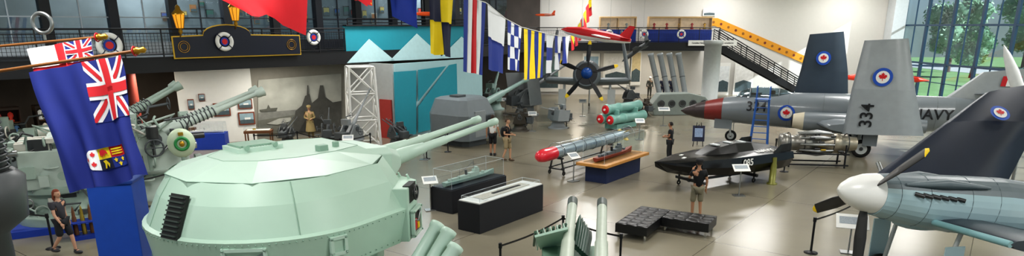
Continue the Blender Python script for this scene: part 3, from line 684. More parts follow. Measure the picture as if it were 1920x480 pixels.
for s in(1,-1):
    b=B(ST);b.foil([((1.5,s*.35,-.42),(4.2,s*.35,-.42),.34),((1.7,s*2.1,-.35),(4.0,s*2.1,-.35),.28)],(0,0,1),mat('333D46',.4));b.obj('inner_wing',SF)
    b=B(ST);b.tube([(1.5,s*.4,-.42),(1.7,s*2.1,-.35)],.07,mat('7FA8AC',.4),10);b.obj('leading_edge',SF)
    wheelpart(SF,(1.35,s*.95,.33),.33,.2);b=B();b.cyl((1.35,s*.85,.33),(1.7,s*.9,1.85),.05,GREYL);b.box((1.4,s*1.1,1.0),(.45,.03,1.0),SKY);b.obj('landing_gear_strut',SF)
wheelpart(SF,(8.3,0,.16),.16,.1);b=B();b.cyl((8.3,.06,.16),(8.1,.02,1.4),.04,GREYL);b.obj('landing_gear_strut',SF)
b=B(ST);b.foil([((7.4,0,.2),(9.1,0,.2),.12),((8.1,0,1.4),(9.0,0,1.3),.06)],(0,1,0),SKY);b.obj('tail_fin',SF)
I=inv(SF)
le0,te0,le1,te1=[I@p for p in(W(1643,326,16.9),W(1880,358,16.6),W(1848,174,18.2),W(1990,150,17.8))]
up=(te0-le0).cross(le1-le0).normalized();cl_=I@V((0,0,CH))
cc=le0.lerp(te0,.5).lerp(le1.lerp(te1,.5),.66)
if up.dot(cl_-cc)<0:up=-up
b=B();b.foil([(le0,te0,.3),(le0.lerp(le1,.6),te0.lerp(te1,.6),.22),(le1,te1,.1)],up,DW);b.obj('folded_wing',SF,label='dark blue folded outer wing with roundel')
dx=(te0-le0).normalized();dy=up.cross(dx)
if dy.z<0:dy=-dy
roundel(SF,lambda a,c,o:cc+dx*a+dy*c+up*(.17+o*1.5),.24)
b=B();b.box((3.0,2.3,1.9),(1.0,.5,.25),SKD);b.tube([(2.2,2.1,2.0),(2.3,2.7,2.5)],.06,STEEL);b.obj('wing_hinge',SF)
e=T('display_missile','white pointed display missile standing upright beside folded wings','missile',(14.9,20.0,0))
b=B();a=W(1925,215,20.5)-e.location;c=W(1882,84,20.5)-e.location;d=(c-a)
b.lathe(a,d,[(0,.1),(.3,.17),(d.length*.6,.17),(d.length*.85,.1),(d.length,.01)],mat('DADDDD',.4),18);b.obj('missile_body',e)
b=B();b.cyl((a.x,a.y,0),a,.05,STEEL);b.cyl((a.x,a.y,0),(a.x,a.y,.04),.4,BLK,n=20);b.obj('stand',e)

# ================= RADIAL FIGHTER at back =================
q=W(1100,137,42);RF=T('radial_fighter','grey propeller fighter with blue spinner, five-blade propeller and folded wings','aircraft',(q.x,q.y,0),rad(90-8))
RT=M.Translation((0,0,q.z))@M.Rotation(rad(8),4,'Y')
b=B(RT);b.lathe((-.5,0,0),(1,0,0),[(0,.02),(.08,.14),(.3,.3),(.55,.38)],mat('1D4F9A',.35),24);b.obj('spinner',RF)
b=B(RT);b.body([(0,-.05,.74,.76),(.15,-.05,.84,.86),(.6,-.05,.9,.92),(2,0,.86,.92),(4,.05,.7,.88),(7,.15,.3,.45),(9,.2,.1,.15)],mat('5C6468',.45,0,.1,3),26,GREYD);b.cyl((-.03,-.0,-.05),(-.01,0,-.05),.68,BLK,n=24);b.obj('fuselage',RF)
for k in range(5):
    blade(rad(72*k+4),2.0,.3,BLK,YEL,.5,RT).obj('propeller_blade',RF)
for s in(1,-1):
    b=B(RT);b.foil([((1.0,s*.5,-.4),(3.8,s*.5,-.45),.5),((1.3,s*2.7,-.3),(3.6,s*2.7,-.35),.4)],(0,0,1),mat('6C7478',.45));b.obj('inner_wing',RF)
    b=B(RT);b.foil([((1.3,s*2.7,-.3),(3.6,s*2.7,-.35),.34),((2.0,s*(2.1),2.9),(3.3,s*2.1,2.9),.14)],(0,1,0),mat('6C7478',.45) if s<0 else GREYD);b.obj('folded_wing',RF)
    wheelpart(RF,(1.5,s*1.6,.4),.4,.25);b=B();b.cyl((1.5,s*1.5,.4),(1.8,s*1.5,2.2),.08,GREYL);b.box((1.3,s*1.6,1.4),(.03,.5,1.1),GREYL);b.obj('landing_gear_strut',RF)
b=B();b.cyl((8.4,0,0),(8.0,0,q.z-.9),.06,GREYL);b.torus((8.4,0,.17),(0,1,0),.11,.06,RUB,16,6);b.obj('tail_wheel',RF)

# ================= GUN MOUNTS =================
LG=mat('9CAEA3',.45,0,.12,3);LG2=mat('B0BDB4',.45,0,.1,3)
def clutter(e,n,sx,sy,z0,z1,K=None):
    b=B(K)
    for k in range(n):
        p=V((R.uniform(-sx,sx),R.choice([-1,1])*R.uniform(.5,1.0)*sy,R.uniform(z0,z1)));a=R.choice([(1,0,0),(0,1,0),(0,0,1)])
        m=R.choice([STEEL,LG2,DSTEEL,LG,DSTEEL,OFFW,GREYD,LG])
        if k%4==0:b.cyl(p,p+V(a)*R.uniform(.1,.35),R.uniform(.04,.13),m,n=12)
        elif k%4==1:b.torus(p,a,R.uniform(.08,.18),.02,m,14,5)
        elif k%4==2:b.box(p,(R.uniform(.1,.35),R.uniform(.05,.2),R.uniform(.1,.3)),m)
        else:b.tube([p,p+V((R.uniform(-.3,.3),R.uniform(-.1,.1),R.uniform(.1,.3))),p+V((R.uniform(-.4,.4),0,R.uniform(-.3,.3)))],.025,m,6)
    b.obj('loading_machinery',e)
def mount(px,py,rz,label,col,s=1,nb=1,el=15,bl=3,shield=True,br=.06,name='naval_gun',sleeve=False,seat=True,z0=0,sep=.35,sh_h=1.3,cl=0):
    q=G(px,py) if not isinstance(px,V) else px
    e=T(name,label,'gun',(q.x,q.y,z0),rad(rz));K=M.Scale(s,4);D=V((cos(rad(el)),0,sin(rad(el))))
    dk=mat('4E5356',.5)
    b=B(K);b.lathe((0,0,0),(0,0,1),[(0,.75),(.08,.75),(.1,.6),(.3,.5),(.5,.45),(.55,.6),(.62,.6)],col,24);b.obj('pedestal',e)
    for y in(-.4-sep*(nb-1)*.3,.4+sep*(nb-1)*.3):
        b=B(K);b.prism([(-.6,.6),(.5,.6),(.35,1.1),(.1,1.45),(-.2,1.45),(-.5,1.0)],lambda a,c,d:V((a,y-.03+d,c)),col,.07);b.cyl((-.03,y-.08,1.25),(-.03,y+.08,1.25),.12,dk,n=12)
        b.obj('carriage_side',e)
    for k in range(nb):
        y=(k-(nb-1)/2)*sep;b=B(K);o=V((0,y,1.25));b.box(o-D*.35,(1.1,.2,.26),col,rot=M.Rotation(-rad(el),3,'Y'))
        b.lathe(o,D,[(0,br*2.2),(.5,br*2.2),(.55,br*1.6),(bl*.55,br*1.4),(bl*.57,br),(bl-.2,br*.85),(bl-.18,br*1.5 if sleeve else br*1.1),(bl,br*1.9 if sleeve else br*1.1)],col,14);b.cyl(o+D*bl,o+D*(bl+.01),br*.6,BLK,n=10)
        if sleeve:
            for j in range(9):b.torus(o+D*(.6+.09*j),D,br*1.6,.014,dk,12,4)
        b.obj('gun_barrel',e)
    if shield:
        b=B(K);h=sh_h
        for s_ in(1,-1):
            b.prism([(.55,s_*.3),(.45,s_*1.0),(-.35,s_*1.15),(-.38,s_*1.11),(.41,s_*.96),(.51,s_*.3)],lambda a,c,d:V((a-d*.15,c,.65+d)),col,h)
        b.prism([(.5,-.32),(.55,-.32),(.55,.32),(.5,.32)],lambda a,c,d:V((a-d*.15,c,.65+d)),col,.35)
        b.obj('gun_shield',e)
    for s_ in(1,-1):
        b=B(K);b.torus((-.1,s_*.75,1.1),(0,1,0),.17,.02,dk,16,5);b.cyl((-.1,s_*.5,1.1),(-.1,s_*.78,1.1),.025,dk,n=6);b.cyl((-.27,s_*.76,1.1),(.07,s_*.76,1.1),.012,dk,n=5);b.cyl((-.1,s_*.76,.93),(-.1,s_*.76,1.27),.012,dk,n=5)
        b.obj('handwheel',e)
    if seat:
        for s_ in(1,-1):b=B(K);b.cyl((-.75,s_*.65,.75),(-.75,s_*.65,.8),.17,dk,n=14);b.tube([(-.75,s_*.65,.75),(-.6,s_*.6,.5),(-.3,s_*.4,.5)],.03,dk,6);b.obj('seat',e)
        b=B(K);b.box((-.4,0,1.6),(.25,.5,.3),col);b.tube([(-.4,.2,1.6),(0,.3,1.6),(.1,.45,1.8),(.5,.45,1.85)],.03,dk,6);b.torus((.5,.45,1.85),(1,0,0),.13,.012,dk,14,4);b.obj('sight_gear',e)
        b=B(K);b.box((-.8,0,.85),(.5,.6,.5),dk);b.obj('ammunition_box',e,bev=.02)
    if cl:clutter(e,cl,.8,.7,.4,1.6,K)
    return e
q=G(300,362);mount(q,0,38,'grey twin-barrel anti-aircraft gun with flared flash hiders',LG2,1.7,2,19,2.5,False,.06,sleeve=True,sep=.42,name='anti_aircraft_gun',cl=70)
q=G(200,340);mount(q,0,42,'pale grey anti-aircraft gun among exhibits near the gallery',LG,1.6,2,27,2.2,False,.06,sleeve=True,sep=.35,name='anti_aircraft_gun',cl=70)
q=G(60,330);mount(q,0,20,'pale grey single anti-aircraft gun under the mezzanine edge',LG,1.3,1,22,2.2,False,.05,name='anti_aircraft_gun',cl=60)
q=G(108,440);pm=T('pom_pom_gun','cluttered pale grey multi-barrel anti-aircraft gun on a blue plinth','gun',(q.x-.5,q.y+1.3,0),rad(30))
b=B();b.box((0,0,.1),(3.0,2.6,.2),BLUE);b.obj('plinth',pm)
PK=M.Scale(1.25,4)
b=B(PK);b.lathe((0,0,.16),(0,0,1),[(0,1.0),(.2,1.0),(.3,.75),(.7,.7),(.75,.9),(.9,.9)],LG,24);b.box((-.2,0,1.6),(1.4,.3,1.0),LG);b.box((-.1,.7,1.5),(1.2,.25,.9),LG2);b.box((-.1,-.7,1.5),(1.2,.25,.9),LG2);b.obj('carriage',pm,bev=.03)
for yy in(-.5,-.2,.2,.5):
    for zz in(1.75,2.1):
        b=B(PK);D=V((.93,0,.3));o=V((-.1,yy,zz));b.lathe(o,D,[(0,.1),(.5,.1),(.52,.07),(1.3,.06),(1.35,.09),(1.5,.12)],STEEL if zz<2 else LG2,12);b.box(o-D*.3,(.7,.18,.2),OFFW);b.obj('gun_barrel',pm)
clutter(pm,130,1.05,.98,.4,2.2,PK)
q=G(176,443);e=T('shell_rack','open rack holding upright brass cannon shells','shell rack',q,rad(35),)
b=B();b.box((0,0,.06),(1.0,.5,.12),BLUE);b.box((0,0,.5),(1.0,.5,.03),BLUE)
for x in(-.48,.48):b.box((x,0,.3),(.03,.5,.45),BLUE)
b.obj('rack',e)
for j in range(5):
    b=B();b.lathe((-.4+.2*j,0,.12),(0,0,1),[(0,.065),(.5,.06),(.55,.045),(.7,.04),(.85,.005)],BRASS if j%2 else WOODD,12);b.obj('shell',e)
q=W(340,268,20.5);e=T('crested_drum','pale drum with green and gold crest on its face','crest',(q.x,q.y,0),rad(-60))
b=B();b.cyl((0,0,q.z-.0),(0.0,0,0),.06,LG);b.cyl((0,0,0),(0,0,.05),.35,LG,n=20);b.obj('stand',e)
b=B();b.sph((0,0,q.z),(.2,.4,.45),mat('C5D4B8',.4),22,14);b.obj('drum',e)
b=B();b.torus((.2,0,q.z),(1,0,0),.18,.045,mat('2E8A4A',.5),24,6);b.sph((.21,0,q.z),(.05,.08,.09),GOLD,10,8);b.box((.16,0,q.z+.3),(.06,.14,.1),GOLD);b.obj('crest',e)
mount(662,282,60,'grey single naval gun with long raised barrel near the white tower',GREY,.9,1,50,2.6,False,.05)
mount(618,270,100,'small grey deck gun in front of the photo mural',GREYD,.75,1,35,1.9,False,.04)
mount(540,268,80,'dark grey machine gun on low mount by the mural',GREYD,.6,2,25,1.9,False,.04)
mount(745,272,140,'dark grey twin machine gun mount on pedestal',GREYD,.7,2,22,1.5,False,.035)
mount(1046,240,200,'grey twin machine gun mount by the barrier',GREY,.8,2,15,1.4,True,.035,sh_h=.8)
mount(985,216,30,'grey shielded anti-aircraft gun with angular shield',GREY,1.25,1,28,3.0,True,.06,sh_h=1.6)
mount(975,245,170,'dark oil-stained machine gun on low mount',mat('3F3A32',.5),.75,2,5,1.3,False,.05)
mount(1178,196,200,'small grey deck gun near the posters',GREYD,.8,1,30,1.6,False,.05)
mount(925,205,60,'grey deck gun with upward barrel',TEALG,1.1,1,60,2.2,False,.06)
q=G(872,268);gh=T('gun_house','enclosed grey angular gun house with long barrel','gun turret',(q.x,q.y,0),rad(52))
b=B()
def hexr(z,sx,sy,cx=0):return [V((cx+x*sx,y*sy,z)) for x,y in((1,.45),(.55,1),(-.8,1),(-1,.7),(-1,-.7),(-.8,-1),(.55,-1),(1,-.45))]
b.rings([hexr(0,1.0,1.0),hexr(.35,1.0,1.0)],GREYD,True,False);b.rings([hexr(.35,1.45,1.35),hexr(1.6,1.5,1.35),hexr(2.35,1.15,1.1,-.1),hexr(2.45,.9,.9,-.1)],mat('70787C',.45,0,.1,3),True,False)
b.obj('turret_shell',gh)
b=B();b.box((-.3,-1.2,1.15),(.8,.32,1.3),mat('8A9092',.4));b.box((.36,-1.2,1.3),(.52,.3,.5),GREYD);b.obj('access_door',gh,bev=.02)
b=B();b.box((-.5,0,2.5),(.6,.6,.1),GREYD);b.obj('roof_hatch',gh,bev=.02)
b=B();D=V((1,0,.27)).normalized();o=V((.9,0,1.75));b.lathe(o,D,[(0,.3),(.5,.28),(.55,.2),(2.4,.17),(2.45,.12),(4.4,.1),(4.42,.14),(4.7,.14)],TEALG,18);b.box((1.2,0,1.75),(.5,.7,.7),GREYD);b.obj('gun_barrel',gh)
b=B()
for z in(.7,1.0,1.3):b.cyl((.3,-1.4,z),(.6,-1.4,z),.02,DSTEEL,n=6)
for x in(.3,.6):b.cyl((x,-1.4,.6),(x,-1.4,1.4),.02,DSTEEL,n=6)
b.obj('ladder',gh)
q=G(683,270);e=T('lattice_tower','white steel lattice tower standing on the floor','lattice tower',(q.x,q.y,0),rad(20))
w0,w1,H=.75,.62,3.95;cn=[(1,1),(-1,1),(-1,-1),(1,-1)]
for x,y in cn:b=B();b.cyl((x*w0,y*w0,0),(x*w1,y*w1,H),.07,WHT,n=6);b.obj('tower_leg',e)
b=B();n=3
for k in range(n+1):
    z=H*k/n;w=w0+(w1-w0)*k/n
    for a in range(4):
        x0,y0=cn[a];x1,y1=cn[(a+1)%4];b.cyl((x0*w,y0*w,max(z,.05)),(x1*w,y1*w,max(z,.05)),.045,WHT,n=5)
        if k<n:
            z2=H*(k+1)/n;w2=w0+(w1-w0)*(k+1)/n;b.cyl((x0*w,y0*w,z),(x1*w2,y1*w2,z2),.04,WHT,n=5);b.cyl((x1*w,y1*w,z),(x0*w2,y0*w2,z2),.04,WHT,n=5)
b.obj('cross_brace',e)

# ================= TORPEDO, TUBES, MODELS =================
a=V((1.0,25.9,0));c=V((5.7,32.1,0));d=c-a;an_=math.atan2(d.y,d.x);L=d.length
tp=T('torpedo','long silver torpedo with bright red nose on a wheeled trolley','torpedo',a,an_)
b=B();b.lathe((0,0,.95),(1,0,0),[(0,.03),(.03,.14),(.15,.22),(.4,.266),(1.15,.268)],mat('D8283A',.3,0,.05,3,0,0,.4),26);b.obj('nose_cone',tp)
b=B();b.lathe((1.15,0,.95),(1,0,0),[(0,.268),(.05,.26),(L-2.6,.265),(L-1.8,.2),(L-1.35,.09)],mat('A9B8C0',.25,.5,.05),26)
for j in range(6):b.torus((1.6+j*.85,0,.95),(1,0,0),.266,.012,DSTEEL,24,4)
b.obj('torpedo_body',tp)
for j in range(4):
    q=j*pi/2+pi/4;b=B();b.foil([((L-1.2,.1*cos(q),.95+.1*sin(q)),(L-.5,.1*cos(q),.95+.1*sin(q)),.03),((L-.8,.34*cos(q),.95+.34*sin(q)),(L-.5,.34*cos(q),.95+.34*sin(q)),.02)],(0,-sin(q),cos(q)),BRASS);b.obj('tail_fin',tp)
b=B()
for x in(1.4,L-2.2):
    for y in(-.35,.35):b.cyl((x,y,.1),(x,y*.6,.75),.04,DSTEEL);b.torus((x,y,.1),(0,1,0),.07,.03,RUB,12,5)
    b.box((x,0,.7),(.12,.6,.06),DSTEEL);b.box((x,0,.25),(.06,.75,.05),DSTEEL)
b.box((L/2-.3,.3,.3),(L-3.2,.05,.05),DSTEEL);b.box((L/2-.3,-.3,.3),(L-3.2,.05,.05),DSTEEL);b.obj('trolley',tp)
b=B();rs=[[V((x,.42*cos(pi*j/10),.85+.5*sin(pi*j/10))) for j in range(11)] for x in(1.3,L-.3)]
b.add(rs[0]+rs[1],[(j,j+1,12+j,11+j) for j in range(10)],GLASS,True)
for x in (1.3,L-.3,L/2+.5):b.tube([(x,.42*cos(pi*j/10),.85+.5*sin(pi*j/10)) for j in range(11)],.012,STEEL,5)
b.obj('clear_cover',tp,fix=False)
q=G(1118,246);q2=G(1190,214,.5);d=(q2-q);an_=math.atan2(d.y,d.x)
tt=T('torpedo_tubes','triple pale green torpedo launcher tubes with red end covers','torpedo tubes',(q.x+.5,q.y+.1,0),an_-rad(8))
TG=mat('7FAEA4',.4)
for j,(y,z) in enumerate(((-.36,.66),(.36,.66),(0,1.24))):
    b=B();b.lathe((0,y,z),(1,0,0),[(0,.27),(.1,.31),(.2,.31),(.22,.26),(1.2,.26),(1.22,.3),(1.35,.3),(1.37,.26),(3.2,.26),(3.22,.31),(3.4,.31)],TG,22);b.lathe((-.06,y,z),(1,0,0),[(0,.18),(.06,.26)],RED,20);b.cyl((-.12,y,z),(-.05,y,z),.06,WHT,n=10);b.lathe((3.4,y,z),(1,0,0),[(0,.28),(.1,.1)],RED,18);b.obj('launch_tube',tt)
b=B();b.box((1.6,0,.2),(2.0,.9,.3),TG);b.lathe((1.6,0,0),(0,0,1),[(0,.55),(.12,.55)],GREYD,20);b.box((.7,0,.85),(.12,.95,.7),TG);b.box((2.6,0,.85),(.12,.95,.7),TG);b.obj('mounting_frame',tt,bev=.02)
def ship(L,z,hm,dm,bm2,label='',loc=(0,0,0),rz=0):
    e=T('ship_model',label,'ship model',V(loc)+V((0,0,z)),rz);z=0;Wd=L*.055
    b=B();rs=[]
    for k in range(13):
        u=k/12;w=Wd*min(1,(1.05-u)*3.2)*min(1,.75+u*1.5);w=max(w,.004);zz=L*.055+(L*.02*(u-.55)**2*6 if u>.55 else 0);x=-L/2+L*u
        rs.append([V((x,-w,z+zz)),V((x,-w*.75,z+.3*zz)),V((x,0,z)),V((x,w*.75,z+.3*zz)),V((x,w,z+zz)),V((x,0,z+zz*1.02))])
    b.rings(rs,hm,True,False);b.obj('hull',e)
    b=B();zz=z+L*.055
    for x,l,w,h in((-.3,.12,.5,.03),(-.12,.2,.7,.035),(.05,.16,.8,.05),(.12,.1,.6,.085),(.13,.05,.5,.11)):b.box((x*L,0,zz+h*L/2),(l*L,w*Wd*2*.8,h*L),bm2)
    b.cyl((-.07*L,0,zz+.03*L),(-.08*L,0,zz+.1*L),.018*L,dm,n=12);b.obj('superstructure',e,bev=.005)
    b=B();b.tube([(.08*L,0,zz+.07*L),(.08*L,0,zz+.2*L)],.006,dm,5);b.tube([(.08*L,-.04*L,zz+.16*L),(.08*L,.04*L,zz+.16*L)],.005,dm,5)
    for s in(1,-1):b.tube([(.08*L,0,zz+.19*L),(-.3*L,s*.02,zz+.02*L)],.003,dm,4)
    b.tube([(-.2*L,0,zz+.02*L),(-.2*L,0,zz+.13*L)],.005,dm,5);b.obj('mast',e)
    for x,dr in((.27,1),(-.4,-1)):
        b=B();b.cyl((x*L,0,zz),(x*L,0,zz+.03*L),.022*L,bm2,n=12);b.tube([(x*L,0,zz+.02*L),(x*L+dr*.07*L,0,zz+.035*L)],.006,dm,5);b.obj('deck_gun',e)
    return e
def plinth(c,L,w,h,ang,label,top,name='display_plinth'):
    e=T(name,label,'display plinth',c,ang);b=B();b.box((0,0,h/2),(L,w,h),mat('1A1C23',.5));b.obj('base',e,bev=.01)
    b=B();b.box((0,0,h+.015),(L-.06,w-.06,.03),top);b.obj('top_panel',e);return e
an_=math.atan2(.8,.6)
plinth((-1.45,22.4,0),2.9,.95,.78,an_,'black rectangular plinth carrying a grey-green ship model',mat('2A3038',.4))
ship(2.6,.815,mat('8FA8A0',.5),GREYD,mat('A9BCB2',.5),'grey-green warship model on the black plinth',(-1.45,22.4,0),an_)
plinth((-.3,20.35,0),3.3,.85,.9,an_,'black rectangular plinth with white recessed top',WHT)
def cover(c,L,w,z,h,ang,label):
    e=T('acrylic_cover',label,'display cover',(c[0],c[1],z),ang);b=B();b.box((0,0,h/2),(L,w,h),GLASS);b.obj('clear_panels',e)
    b=B()
    for x in(-L/2,L/2):
        for y in(-w/2,w/2):b.cyl((x,y,0),(x,y,h),.006,mat('C8D0D4',.2),n=5)
    for x in(-L/2,L/2):b.cyl((x,-w/2,h),(x,w/2,h),.006,mat('C8D0D4',.2),n=5)
    for y in(-w/2,w/2):b.cyl((-L/2,y,h),(L/2,y,h),.006,mat('C8D0D4',.2),n=5)
    b.obj('edge_strip',e)
cover((-1.45,22.4),2.75,.8,.81,.6,an_,'clear acrylic cover over the grey-green ship model')
cover((-.3,20.35),3.1,.7,.93,.12,an_,'low clear acrylic cover on the white-topped plinth')
b=B();b.box((0,0,.012),(2.4,.4,.02),mat('B9B6AA',.6));b.box((.2,0,.03),(1.4,.1,.02),DSTEEL);b.obj('flat_exhibit',label='small flat exhibit under the low clear cover',cat='exhibit',loc=(-.3,20.35,.93),rz=an_)
e=T('model_table','wooden topped table with dark blue base','table',(4.15,26.75,0),an_)
b=B();b.box((0,0,.34),(2.9,.95,.68),mat('1F2C52',.5));b.obj('base',e,bev=.01);b=B();b.box((0,0,.74),(3.7,1.35,.12),WOOD);b.obj('table_top',e,bev=.02)
ship(3.0,.81,mat('8E3A28',.5),BLK,mat('5A6468',.5),'red-hulled warship model on the wooden table',(4.15,26.75,0),an_)
cover((4.15,26.75),3.3,.95,.8,.95,an_,'clear acrylic cover over the red-hulled ship model')
def bench(c,L,w,ang,lab):
    e=T('bench',lab,'bench',c,ang,'tufted leather benches');nx=int(L/.3);ny=3;b=B()
    b.box((0,0,.3),(L,w,.26),LEATH)
    for i in range(nx):
        for j in range(ny):
            x,y=-L/2+L*(i+.5)/nx,-w/2+w*(j+.5)/ny;hx_,hy_=L/nx/2,w/ny/2
            b.rings([[V((x+sx*hx_*q,y+sy*hy_*q,z)) for sx,sy in((-1,-1),(1,-1),(1,1),(-1,1))] for q,z in((1,.43),(.9,.445),(.6,.452))],LEATH,True,True)
    b.obj('seat',e)
    for x in(-L/2+.1,L/2-.1):
        for y in(-w/2+.08,w/2-.08):b=B();b.box((x,y,.09),(.05,.05,.18),CHROME);b.obj('leg',e)
ab=math.atan2(.87,.5)
bench((3.95,19.2,0),2.2,.95,ab,'black tufted leather bench with chrome legs')
u1=V((.5,.87,0)).normalized();u2=V((.87,-.5,0)).normalized();c2=V((3.95,19.2,0))+u1*(1.1-.475)+u2*(.475+.02+.7)
bench(c2,1.4,.95,ab-pi/2,'shorter black tufted leather bench meeting the long bench')
# race boat: faceted flat-decked hull
a=V((5.2,23.8,0));c=V((10.6,26.9,0));d=c-a;L=d.length;RB_=T('race_boat','glossy black racing boat with white NAVY lettering on trolley','boat',a,math.atan2(d.y,d.x))
b=B();rs=[]
for u,w,zk,zc,zt in((0,.04,1.0,1.06,1.12),(.1,.42,.72,.92,1.14),(.25,.78,.5,.8,1.18),(.45,1.02,.4,.75,1.2),(.7,1.08,.38,.75,1.2),(.92,1.08,.38,.78,1.18),(1.0,1.02,.42,.8,1.16)):
    x=L*u;rs.append([V((x,-w,zt)),V((x,-w*1.06,zc+.12)),V((x,-w*.85,zk+.14)),V((x,0,zk)),V((x,w*.85,zk+.14)),V((x,w*1.06,zc+.12)),V((x,w,zt)),V((x,w*.5,zt+.07)),V((x,-w*.5,zt+.07))])
b.rings(rs,BLKG,True,False);b.obj('hull',RB_)
b=B();rs=[]
for x,w,h in((2.1,.3,.02),(2.8,.5,.26),(3.7,.55,.36),(4.6,.5,.3),(5.7,.4,.12)):
    rs.append([V((x,-w,1.24)),V((x,-w*.6,1.24+h)),V((x,w*.6,1.24+h)),V((x,w,1.24))])
b.rings(rs,BLKG,True,False);b.obj('cockpit_cowl',RB_)
for k in range(3):b=B();b.box((2.95+.7*k,-.0,1.56+.03*(k%2)),(.2,.35,.04),mat('B8BEC0',.3));b.obj('cockpit_window',RB_)
for x,y in((1.2,-.2),(1.5,.25),(5.6,-.75),(5.9,.4)):b=B();b.box((x,y,1.245),(.22,.1,.03),WHT,rz=.4);b.obj('deck_fitting',RB_)
for y in(-.98,.98):b=B();b.foil([((5.0,y,1.15),(6.1,y,1.15),.05),((5.5,y,1.5),(6.1,y,1.5),.04)],(0,1,0),BLKG);b.obj('stern_fin',RB_)
lettering(RB_,'085',.36,M.Translation((3.6,-1.12,.98))@M.Rotation(rad(87),4,'X'),WHT)
lettering(RB_,'NAVY',.36,M.Translation((4.9,-.75,1.27))@M.Rotation(rad(8),4,'X'),WHT)
b=B()
for x in(1.8,4.6):
    b.box((x,0,.3),(.1,1.5,.1),DSTEEL)
    for y in(-.6,.6):b.cyl((x,y,.12),(x,y,.5),.04,DSTEEL);b.torus((x,y,.1),(0,1,0),.07,.03,RUB,12,5)
b.box((3.2,0,.28),(3,.1,.08),DSTEEL);b.obj('trolley',RB_)
q=G(1447,345);b=B();b.lathe((0,0,0),(0,0,1),[(0,.2),(.05,.2),(.06,.13),(.75,.12),(.8,.1),(1.05,.09)],mat('7A7A3A',.4,.3),18);b.obj('brass_shell_case',label='upright olive brass shell case beside the boat',cat='shell case',loc=q)
q=G(1528,311);e=T('jet_engine','exposed jet engine with metal casing on a dark frame stand','jet engine',(q.x,q.y+.1,0),rad(-8))
b=B();b.lathe((-1.6,0,1.0),(1,0,0),[(0,.2),(.05,.36),(.3,.42),(.35,.34),(.8,.3),(.85,.4),(1.3,.42),(1.35,.33),(1.7,.33)],mat('8C8A84',.35,.7),24)
b.lathe((.1,0,1.0),(1,0,0),[(0,.33),(.4,.4),(.45,.44),(.8,.44),(.85,.36),(1.5,.28)],mat('A49C8C',.35,.7),24);b.obj('engine_core',e)
b=B()
for j in range(10):
    a=2*pi*j/10;b.tube([(-.8,.44*cos(a),1+.44*sin(a)),(0,.5*cos(a),1+.5*sin(a)),(.6,.45*cos(a),1+.45*sin(a))],[.03,.08,.04],STEEL,8)
for j in range(5):b.torus((-1.2+.6*j,0,1.0),(1,0,0),.43,.025,DSTEEL,22,5)
for j in range(14):
    p=V((R.uniform(-1.3,.9),R.choice([-.45,.45]),R.uniform(.7,1.4)));b.cyl(p,p+V((.2,0,0)),.05,BRASS if j%5==0 else DSTEEL,n=8)
b.obj('combustion_cans',e)
b=B()
for x in(-1.2,1.1):
    for y in(-.5,.5):b.cyl((x,y,0),(x,y*.9,1.0),.04,BLK);
    b.box((x,0,.55),(.06,1.0,.06),BLK)
for y in(-.5,.5):b.box((0,y,.12),(2.5,.06,.06),BLK);b.box((0,y,.6),(2.5,.05,.05),BLK)
b.obj('stand',e)

# ================= FOREGROUND LAUNCHERS =================
e=T('mortar_launcher','pale green triple-barrel mortar launcher','mortar',(-1.65,12.8,0))
b=B();b.lathe((0,0,0),(0,0,1),[(0,.8),(.3,.8),(.35,.55),(.9,.5)],MINT,20);b.box((0,0,1.0),(.9,.7,.35),MINTD);b.obj('mounting',e)
for tip,bs in((W(822,420,13.6),W(775,500,13.2)),(W(843,432,13.3),W(800,505,13.0)),(W(856,462,13.0),W(815,520,12.7))):
    b=B();tip=tip-e.location;bs=bs-e.location;d=tip-bs;l=d.length
    b.lathe(bs,d,[(0,.14),(l-.12,.14),(l-.1,.16),(l,.16),(l+.001,.125),(l-.25,.115)],MINT2,20,False);b.obj('mortar_barrel',e)
e=T('rocket_launcher','pale green twin-barrel mount with rack of pointed shells','gun',(1.3,13.6,0),rad(0))
b=B();b.lathe((0,0,0),(0,0,1),[(0,.9),(.15,.9),(.2,.6),(1.0,.55)],MINTD,22);b.box((0,-.3,1.15),(1.3,1.0,.3),MINTD);b.obj('mounting',e)
for tip,bs in((W(1074,376,15.4),W(1058,520,12.2)),(W(1129,378,15.2),W(1126,522,12.2))):
    tip=tip-e.location;bs=bs-e.location;d=tip-bs;l=d.length;b=B()
    b.lathe(bs,d,[(0,.14),(l*.4,.135),(l*.42,.115),(l-.35,.11)],mat('BCC6B8',.4),20);b.lathe(bs,d,[(l-.35,.115),(l,.115),(l+.001,.08),(l-.2,.07)],mat('4A5551',.4),20,False);b.obj('gun_barrel',e)
b=B();rt=M.Translation(W(1035,455,14.2)-e.location)@M.Rotation(rad(-35),4,'X')@M.Rotation(rad(-15),4,'Y');b.T=rt
b.prism([(-.4,-.7),(.3,-.7),(.35,.3),(.1,.55),(-.25,.3)],lambda x,y,d:V((x,y,d)),MINT,.05)
for k in range(5):b.box((-.3+.14*k,-.1,.1),(.02,1.0,.16),MINT2)
for k in range(6):b.cyl((-.35+.13*k,-.6,.14),(-.35+.13*k,.35,.14),.03,mat('3A5A48',.4),n=8)
b.obj('shell_tray',e)
for k in range(6):
    tp_=W(1088+4*k,402+6*k,14.6+.05*k)-e.location;bs=W(1078+4*k,462+4*k,13.8)-e.location;d=tp_-bs;l=d.length
    b=B();b.lathe(bs,d,[(0,.06),(l*.7,.06),(l*.9,.03),(l,.004)],mat('2A4A3E',.4),10);b.obj('shell',e)
e=T('radar_drum','tall dark grey ribbed naval lamp drum on pedestal','ship equipment',(-7.15,8.6,0))
b=B();b.lathe((0,0,0),(0,0,1),[(0,.6),(.2,.6),(.25,.3),(3.2,.3),(3.4,.55),(3.95,.6),(4.05,.5)],mat('4A4D4F',.4),32);b.obj('pedestal',e)
b=B();b.lathe((0,0,4.05),(0,0,1),[(0,.42),(1.15,.42)],BLK,32)
